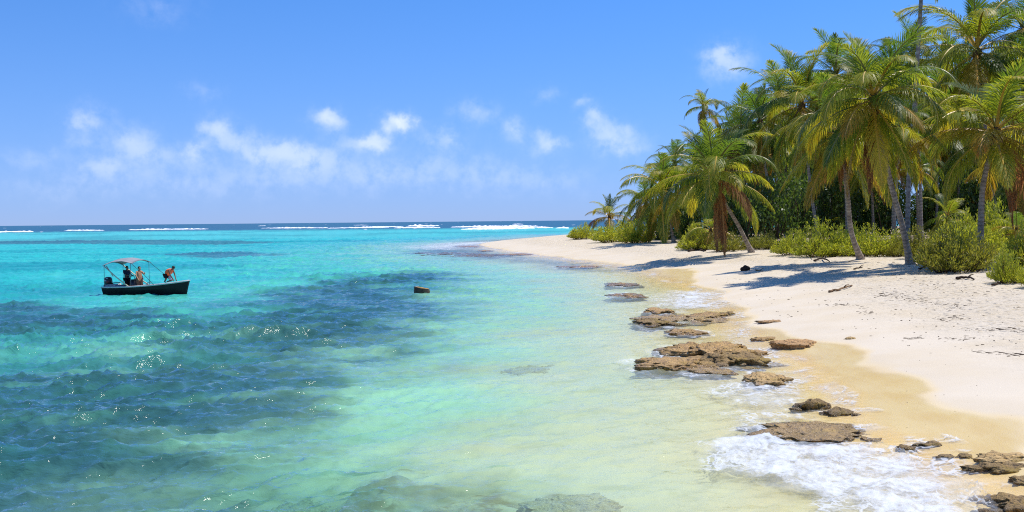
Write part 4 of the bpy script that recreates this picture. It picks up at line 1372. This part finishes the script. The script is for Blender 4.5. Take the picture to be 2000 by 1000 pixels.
def cz(x, v):
    u = (x - XR + .12) / (XF - XR + .30)
    return 1.68 + .42 * math.sin(math.pi * (.12 + .70 * u)) + .20 * (1 - v * v) + .10 * u - .05


for sgn in (-1, 1):
    for x in (XR, XF):
        MB().tube([(x, sgn * YC, sheer(x)), (x, sgn * YC, cz(x, 1))], .016, 6).build('post', M_STEEL, can)
    MB().tube([(XR, sgn * YC, cz(XR, 1) - .02), (XR + 1.05, sgn * .92, 1.08), (XR + 2.05, sgn * .96, sheer(2.2) + .03)], .038, 6).build('strut', M_POLE, can)
    MB().tube([(XF + .10, sgn * YC, cz(XF + .1, 1)), (XF + 1.2, sgn * .93, 1.12 + .1), (XF + 1.9, sgn * .9, sheer(XF + 1.9))], .014, 5).build('strap', M_ROPE, can)
for x in (XR, XF):
    MB().tube([(x, v * YC, cz(x, v)) for v in np.linspace(-1, 1, 9)], .02, 6).build('bow_hoop', M_STEEL, can)
MB().tube([(XR + .12, -.8, cz(XR, .9) - .05), (XR + .7, -.85, 1.15)], .03, 6).build('strut', M_POLE, can)
# small fittings
MB().tube([(3.72, -.90, sheer(3.7) + .02), (3.72, -.90, sheer(3.7) + .2), (3.98, -.88, sheer(3.9) + .2), (3.98, -.88, sheer(3.9) + .02)], .016, 6).build('grab_rail', M_STEEL, boat)
MB().tube([(BL - .6, .1, sheer(BL - .6) + .06), (BL - .45, -.05, sheer(BL - .5) + .06), (BL - .5, -.12, sheer(BL - .5) + .05)], .03, 5).build('rope_coil', M_ROPE, boat)
MB().tube([(BL - .04, -.05, .84), (BL - .10, -.1, .55), (BL - .16, -.12, .30), (BL - .1, -.12, .18)], .022, 5).build('bow_rope', M_ROPE, boat)
for j, (x, z, l_) in enumerate(((4.35, .50, .14), (4.6, .55, .10), (4.78, .57, .12), (4.98, .60, .08))):
    MB().box((x - .12, -beam(x) * .965 - .012, z), (l_, .012, .07), rz=.10 + .12 * j, bev=.003).build('white_mark', M_WHT, hull)
M_SCUFF = plain('scuffed_paint', (.10, .11, .12), .7, .2, 9.0)

# ------------------------------------------------------------------ people in the boat


def skin_mesh(name, J, E, sub=2):
    """one continuous body grown from joints: J name -> (pos, radius), E edges, first joint is the root"""
    names = list(J)
    me = bpy.data.meshes.new(name)
    me.from_pydata([J[n_][0] for n_ in names], [(names.index(a), names.index(b_)) for a, b_ in E], [])
    o = bpy.data.objects.new(name, me)
    col.objects.link(o)
    md = o.modifiers.new('skin', 'SKIN')
    md.use_smooth_shade = True
    for i, n_ in enumerate(names):
        sv = me.skin_vertices[0].data[i]
        r_ = J[n_][1]
        sv.radius = (r_, r_) if not hasattr(r_, '__len__') else r_
        sv.use_root = i == 0
    if sub:
        o.modifiers.new('sub', 'SUBSURF').levels = sub
        o.modifiers['sub'].render_levels = sub
    dg = bpy.context.evaluated_depsgraph_get()
    out = bpy.data.meshes.new_from_object(o.evaluated_get(dg))
    bpy.data.objects.remove(o)
    out.name = name
    out.materials.clear()
    return out


def hand(J, E, side, wrist, d, nrm):
    """palm and five fingers beyond the wrist"""
    d, nrm = Vector(d).normalized(), Vector(nrm).normalized()
    w_ = Vector(J[wrist][0])
    sdv = d.cross(nrm)
    J[side + 'palm'] = ((w_ + d * .07)[:], .030)
    E.append((wrist, side + 'palm'))
    for k, (off, ln) in enumerate(((-.033, .062), (-.011, .075), (.011, .070), (.033, .056))):
        a, b_ = side + 'f%d' % k, side + 'g%d' % k
        p = w_ + d * .10 + sdv * off
        J[a] = (p[:], .011)
        J[b_] = ((p + d * ln * .8 + nrm * ln * .45)[:], .008)
        E += [(side + 'palm', a), (a, b_)]
    p = w_ + d * .045 - sdv * .055 + nrm * .015
    J[side + 'thumb'] = (p[:], .012)
    J[side + 'thumbtip'] = ((p + d * .045 - sdv * .012 + nrm * .02)[:], .009)
    E += [(side + 'palm', side + 'thumb'), (side + 'thumb', side + 'thumbtip')]


def head(J, E, neck, c, fwd, up):
    c, fwd, up = Vector(c), Vector(fwd).normalized(), Vector(up).normalized()
    J['jaw'] = ((c - up * .055 + fwd * .025)[:], .068)
    J['skull'] = ((c + up * .04 - fwd * .005)[:], .098)
    J['top'] = ((c + up * .10 - fwd * .005)[:], .062)
    J['nose'] = ((c + fwd * .112 - up * .004)[:], .014)
    E += [(neck, 'jaw'), ('jaw', 'skull'), ('skull', 'top'), ('skull', 'nose')]


def blob(name, c, r, mat, parent, fwd=(1, 0, 0), cut=-2.0, up=(0, 0, 1)):
    bm = bmesh.new()
    bmesh.ops.create_icosphere(bm, subdivisions=3, radius=1.0)
    f_, u_ = Vector(fwd).normalized(), Vector(up).normalized()
    dele = [v for v in bm.verts if v.co.dot(u_) - v.co.dot(f_) * .75 < cut]
    bmesh.ops.delete(bm, geom=dele, context='VERTS')
    me = bpy.data.meshes.new(name)
    for v in bm.verts:
        v.co = Vector((v.co.x * r[0], v.co.y * r[1], v.co.z * r[2])) * (1 + .04 * mnoise.noise(v.co * 4)) + Vector(c)
    bm.to_mesh(me)
    bm.free()
    me.polygons.foreach_set('use_smooth', [True] * len(me.polygons))
    return link(name, me, parent, mat)


M_SKIN = plain('tanned_skin', (0.50, 0.235, 0.12), 0.5, 0.08, 5.0, .35)
M_SKIN2 = plain('brown_skin', (0.20, 0.095, 0.055), 0.5, 0.08, 5.0, .35)
M_HAIR = plain('black_hair', (0.014, 0.011, 0.010), 0.6, 0.1, 20.0, .3)
M_VEST = plain('orange_vest', (1.0, 0.15, 0.045), 0.6, 0.08, 6.0, .25)
M_NAVY = plain('navy_shirt', (0.016, 0.028, 0.055), 0.8, 0.1, 6.0, .15)
M_BLACKC = plain('black_shorts', (0.016, 0.016, 0.018), 0.85, 0.1, 6.0, .1)
M_TAN = plain('tan_shorts', (0.24, 0.125, 0.075), 0.85, 0.12, 6.0, .1)
M_EYE = plain('dark_eye', (0.02, 0.015, 0.012), 0.3, .05, 5.0)
M_BAND = plain('white_patterned_cloth', (0.62, 0.62, 0.68), 0.8, 0.3, 30.0, .1)


def bl(x, y, z):
    """boat to world"""
    c_, s_ = math.cos(HEAD), math.sin(HEAD)
    return (BP[0] + x * c_ - y * s_, BP[1] + x * s_ + y * c_, z + 0.07)


def face(parent, c, fwd, up):
    c, f_, u_ = Vector(c), Vector(fwd).normalized(), Vector(up).normalized()
    s_ = f_.cross(u_)
    for k in (-1, 1):
        blob('eye', c + f_ * .088 + s_ * .036 * k + u_ * .012, (.012, .012, .012), M_EYE, parent)
        blob('ear', c + s_ * .098 * k - f_ * .01, (.022, .014, .035), parent.data.materials[0], parent)
    MB().tube([c + f_ * .088 - u_ * .062 - s_ * .026, c + f_ * .097 - u_ * .064, c + f_ * .088 - u_ * .062 + s_ * .026], [.005, .008, .005], 5).build('mouth', M_EYE, parent)


def person(label, loc, rz, J, E, skin, hairc, fwd, up, cloth):
    me = skin_mesh('person', J, E)
    o = link('person', me, None, skin)
    o.location, o.rotation_euler = loc, (0, 0, rz)
    tag(o, label, 'person')
    blob('hair', hairc, (.112, .104, .118), M_HAIR, o, fwd, -.05, up)
    face(o, Vector(hairc) - Vector(up).normalized() * .02, fwd, up)
    for nm, js, es, grow, mat in cloth:
        JJ = {n_: (J[n_][0], J[n_][1] + grow if not hasattr(J[n_][1], '__len__') else tuple(r_ + grow for r_ in J[n_][1])) for n_ in js}
        c_ = link(nm, skin_mesh(nm, JJ, es), o, mat)
    return o


def limb_edges(p):
    return [('chest', p + 'sh'), (p + 'sh', p + 'el'), (p + 'el', p + 'wr')]


# standing, shirtless, one forearm raised
J = {'hip': ((0, 0, .90), (.15, .13)), 'belly': ((.02, 0, 1.06), (.155, .135)), 'chest': ((0, 0, 1.30), (.165, .125)), 'neck': ((.01, 0, 1.46), .055),
     'lhip': ((0, .10, .84), .105), 'lkn': ((.04, .11, .47), .066), 'lan': ((-.01, .11, .08), .043), 'lto': ((.15, .13, .035), .036),
     'rhip': ((0, -.10, .84), .105), 'rkn': ((.05, -.11, .47), .066), 'ran': ((0, -.12, .08), .043), 'rto': ((.16, -.14, .035), .036),
     'lsh': ((0, .20, 1.39), .062), 'lel': ((.16, .26, 1.18), .045), 'lwr': ((.34, .16, 1.27), .032),
     'rsh': ((0, -.20, 1.39), .062), 'rel': ((.10, -.30, 1.12), .045), 'rwr': ((.30, -.30, .92), .032)}
E = [('hip', 'belly'), ('belly', 'chest'), ('chest', 'neck'), ('hip', 'lhip'), ('lhip', 'lkn'), ('lkn', 'lan'), ('lan', 'lto'), ('hip', 'rhip'), ('rhip', 'rkn'), ('rkn', 'ran'), ('ran', 'rto')] + limb_edges('l') + limb_edges('r')
head(J, E, 'neck', (.03, 0, 1.58), (1, 0, -.1), (0, 0, 1))
hand(J, E, 'l', 'lwr', (1, -.2, .2), (0, -1, 0))
hand(J, E, 'r', 'rwr', (.6, 0, -.8), (0, 1, 0))
person('shirtless man standing in the middle of the boat beside the console', bl(2.62, -.38, .07), HEAD - .25, J, E, M_SKIN, (.02, 0, 1.61), (1, 0, -.1), (0, 0, 1),
       [('shorts', ['hip', 'lhip', 'lkn', 'rhip', 'rkn'], [('hip', 'lhip'), ('lhip', 'lkn'), ('hip', 'rhip'), ('rhip', 'rkn')], .022, M_TAN)])
# driver in a navy shirt under the canopy
J = dict(J)
J.update({'lel': ((.10, .27, 1.14), .048), 'lwr': ((.34, .16, 1.06), .034), 'rel': ((.10, -.27, 1.14), .048), 'rwr': ((.34, -.12, 1.06), .034)})
J = {k_: v for k_, v in J.items() if k_[0] not in 'lr' or k_ in ('lhip', 'lkn', 'lan', 'lto', 'rhip', 'rkn', 'ran', 'rto', 'lsh', 'lel', 'lwr', 'rsh', 'rel', 'rwr')}
E = [('hip', 'belly'), ('belly', 'chest'), ('chest', 'neck'), ('hip', 'lhip'), ('lhip', 'lkn'), ('lkn', 'lan'), ('lan', 'lto'), ('hip', 'rhip'), ('rhip', 'rkn'), ('rkn', 'ran'), ('ran', 'rto')] + limb_edges('l') + limb_edges('r')
head(J, E, 'neck', (.03, 0, 1.58), (1, 0, -.1), (0, 0, 1))
hand(J, E, 'l', 'lwr', (1, -.3, -.1), (0, 0, -1))
hand(J, E, 'r', 'rwr', (1, .3, -.1), (0, 0, -1))
person('man in a dark navy shirt steering under the grey canopy', bl(1.22, .05, .07), HEAD, J, E, M_SKIN2, (.02, 0, 1.61), (1, 0, -.1), (0, 0, 1),
       [('shirt', ['hip', 'belly', 'chest', 'lsh', 'lel', 'rsh', 'rel'], [('hip', 'belly'), ('belly', 'chest'), ('chest', 'lsh'), ('lsh', 'lel'), ('chest', 'rsh'), ('rsh', 'rel')], .025, M_NAVY),
        ('trousers', ['hip', 'lhip', 'lkn', 'lan', 'rhip', 'rkn', 'ran'], [('hip', 'lhip'), ('lhip', 'lkn'), ('lkn', 'lan'), ('hip', 'rhip'), ('rhip', 'rkn'), ('rkn', 'ran')], .02, M_BLACKC)])
# crouching on the foredeck in an orange vest, bent forward, hands down on the bow
J = {'hip': ((0, 0, .52), (.14, .13)), 'belly': ((.12, 0, .66), (.135, .14)), 'chest': ((.30, 0, .82), (.135, .16)), 'neck': ((.44, 0, .90), .055),
     'lhip': ((0, .10, .47), .10), 'lkn': ((.36, .14, .17), .065), 'lan': ((-.02, .13, .07), .043), 'lto': ((-.10, .13, .03), .034),
     'rhip': ((0, -.10, .47), .10), 'rkn': ((.06, -.13, .26), .066), 'ran': ((-.08, -.13, .06), .043), 'rto': ((.08, -.15, .035), .036),
     'lsh': ((.36, .20, .82), .060), 'lel': ((.47, .22, .52), .044), 'lwr': ((.62, .12, .24), .031),
     'rsh': ((.36, -.20, .82), .060), 'rel': ((.46, -.24, .52), .044), 'rwr': ((.60, -.14, .24), .031)}
E = [('hip', 'belly'), ('belly', 'chest'), ('chest', 'neck'), ('hip', 'lhip'), ('lhip', 'lkn'), ('lkn', 'lan'), ('lan', 'lto'), ('hip', 'rhip'), ('rhip', 'rkn'), ('rkn', 'ran'), ('ran', 'rto')] + limb_edges('l') + limb_edges('r')
head(J, E, 'neck', (.53, 0, .96), (.8, 0, -.6), (.6, 0, .8))
hand(J, E, 'l', 'lwr', (.5, 0, -.85), (-1, 0, -.3))
hand(J, E, 'r', 'rwr', (.5, 0, -.85), (-1, 0, -.3))
person('man in an orange life vest crouching on the bow deck', bl(4.55, -.05, sheer(4.7) + .065), HEAD + .05, J, E, M_SKIN2, (.535, 0, .985), (.8, 0, -.6), (.6, 0, .8),
       [('life_vest', ['hip', 'belly', 'chest', 'lsh', 'rsh'], [('hip', 'belly'), ('belly', 'chest'), ('chest', 'lsh'), ('chest', 'rsh')], .075, M_VEST),
        ('shorts', ['hip', 'lhip', 'rhip', 'rkn'], [('hip', 'lhip'), ('hip', 'rhip'), ('rhip', 'rkn')], .024, M_BLACKC),
        ('knee_cloth', ['lhip', 'lkn'], [('lhip', 'lkn')], .03, M_BAND)])

# ------------------------------------------------------------------ driftwood and beach litter
M_DRIFT = plain('driftwood', (0.30, 0.185, 0.10), 0.9, 0.3, 7.0, .15, bump=.7)
M_DARKW = plain('dark_dead_wood', (0.075, 0.05, 0.035), 0.9, 0.3, 7.0, .15, bump=.6)


def stick(label, pts_px, r0, mat, lift=.06, name='driftwood_branch', cat='driftwood', group='driftwood on the sand'):
    P = [ground(x, y) for x, y in pts_px]
    b_ = Vector(P[0])
    root = empty(name, b_)
    tag(root, label, cat, group)
    path = []
    n_ = 14
    for i in range(n_ + 1):
        f = i / n_ * (len(P) - 1)
        k = min(len(P) - 2, int(f))
        p = Vector(P[k]).lerp(Vector(P[k + 1]), f - k)
        p += Vector((0, 0, lift + .05 * mnoise.noise((i * .4, r0 * 50, 1)))) + Vector((0, .08 * mnoise.noise((i * .5, 3, r0 * 40)), 0))
        path.append(p - b_)
    MB().tube(path, [r0 * (.75 + .35 * abs(mnoise.noise((i * .6, r0 * 9, 7)))) * (1 - .45 * i / n_) for i in range(n_ + 1)], 7).build('stem', mat, root)
    mid = path[n_ * 2 // 3]
    MB().tube([mid, mid + Vector((.12, -.05, .14)), mid + Vector((.3, -.02, .18))], [r0 * .5, r0 * .35, r0 * .15], 5).build('side_twig', mat, root)
    return root


stick('bent brown driftwood branch alone on the white sand', [(1619, 572), (1640, 568), (1664, 559)], .085, M_DRIFT, .07)
stick('small driftwood stick left of the bent branch, higher up the sand', [(1476, 529), (1490, 531)], .06, M_DRIFT)
stick('fallen log under the bush by the pale leaning palm', [(1345, 492), (1362, 489), (1378, 492)], .16, M_DARKW, .1)
stick('fallen dark branch at the foot of the middle bushes', [(1590, 512), (1606, 507), (1620, 513)], .10, M_DARKW, .12)
stick('grey root arching from the left end of the middle bushes', [(1566, 498), (1580, 490), (1588, 507)], .07, M_DRIFT, .25)
stick('dark stick lying on sand before the dark swollen trunk foot', [(1668, 527), (1684, 524)], .07, M_DARKW)
stick('dead branch sprawling left of the big woody bush', [(1795, 528), (1815, 521), (1835, 535)], .07, M_DARKW, .1)
stick('dark drift log right of the big woody bush', [(1868, 547), (1885, 545), (1902, 548)], .10, M_DARKW, .1)
stick('dead sticks edge at the right under the small green bush', [(1938, 560), (1965, 553), (1998, 556)], .06, M_DARKW, .08)
# dark clump: a coconut husk half buried
cp = ground(1455, 529)
root = empty('coconut_husk', cp)
tag(root, 'dark split coconut husk lying alone on the sand', 'coconut husk')
for j, (dx, dz, sc_) in enumerate(((-.12, .12, .24), (.14, .16, .26), (.02, .30, .16))):
    o = blob('shell', (dx, 0, dz), (sc_, sc_ * .8, sc_ * .8), M_DARKW, root)
# small stuff: weed, twigs and crumbs of coral strewn in strand lines
rs = random.Random(12)
mb = MB()


def bit(px, py, ln, wd, an):
    g_ = ground_fast(px, py)
    if g_ is None:
        return
    c_, s_ = math.cos(an), math.sin(an)
    h_ = wd * rs.uniform(.3, .7)
    pts = [(-ln, 0), (-ln * .3, -wd), (ln * .5, -wd * .7), (ln, wd * .2), (ln * .2, wd)]
    base = [(g_[0] + x * c_ - y * s_, g_[1] + x * s_ + y * c_, g_[2] - .01) for x, y in pts]
    top_ = [(g_[0] + (x * c_ - y * s_) * .6, g_[1] + (x * s_ + y * c_) * .6, g_[2] + h_) for x, y in pts]
    mb.add(base + top_, [(0, 1, 6, 5), (1, 2, 7, 6), (2, 3, 8, 7), (3, 4, 9, 8), (4, 0, 5, 9), (5, 6, 7, 8, 9)])


_gx2, _gy2 = np.meshgrid(np.linspace(8, 44, 190), np.linspace(18, 92, 380))
_gz2 = land_h(_gx2, _gy2)


def ground_fast(px, py):
    d = px_dir(px, py)
    ys = np.linspace(18, 92, 300)
    t_ = ys / d[1]
    xs, zs = d[0] * t_, CAM_H + d[2] * t_
    j = np.clip(((xs - 8) / 36 * 189).astype(int), 0, 189)
    i = np.clip(((ys - 18) / 74 * 379).astype(int), 0, 379)
    h_ = _gz2[i, j]
    b_ = zs < h_
    if not b_.any():
        return None
    k = int(np.argmax(b_))
    if xs[k] < 8.2 or xs[k] > 43.8:
        return None
    return xs[k], ys[k], h_[k]


LINES = [((1705, 572), (1760, 582), (1810, 590), (1850, 598), (1885, 604), (170, 9)), ((1880, 645), (1930, 648), (1960, 645), (2000, 650), (120, 4)), ((1770, 662), (1800, 661), (50, 2)), ((1840, 664), (1900, 662), (40, 3)), ((1900, 688), (1990, 694), (50, 3)),
         ((1610, 598), (1660, 596), (1690, 604), (1692, 616), (60, 2)), ((1830, 625), (1890, 622), (40, 4)), ((1720, 575), (1770, 580), (90, 5)), ((1780, 545), (1850, 560), (1990, 575), (80, 10)), ((1500, 520), (1640, 530), (1760, 536), (130, 8)), ((1400, 545), (1480, 560), (1560, 580), (60, 14)), ((1920, 646), (1985, 646), (70, 2)),
         ((1600, 512), (1680, 512), (1770, 520), (90, 3))]
for L_ in LINES:
    pts, (cnt, spr) = L_[:-1], L_[-1]
    for i in range(cnt):
        f = rs.random() * (len(pts) - 1)
        k = min(len(pts) - 2, int(f))
        x = pts[k][0] + (pts[k + 1][0] - pts[k][0]) * (f - k) + rs.gauss(0, 7)
        y = pts[k][1] + (pts[k + 1][1] - pts[k][1]) * (f - k) + rs.gauss(0, spr * .6)
        s_ = rs.uniform(.4, 1.0) ** 2
        bit(x, y, .11 * s_ + .02, .030 * s_ + .008, rs.gauss(0, .5))
for i in range(520):
    x, y = rs.uniform(1420, 2000), rs.uniform(520, 700)
    if y > 560 + (x - 1450) * .25 + 40:
        continue
    s_ = rs.uniform(.2, .7)
    bit(x, y, .09 * s_ + .015, .035 * s_ + .01, rs.uniform(0, 3))
for i in range(60):
    bit(rs.uniform(1720, 2000), rs.uniform(700, 860), .02, .012, rs.uniform(0, 3))
o = mb.build('beach_litter', plain('dry_seaweed', (0.085, 0.05, 0.03), 0.9, 0.3, 11.0, .1), None, smooth=False)
tag(o, 'dark crumbs of dry seaweed and twigs strewn in strand lines on the sand', 'seaweed litter', kind='stuff')
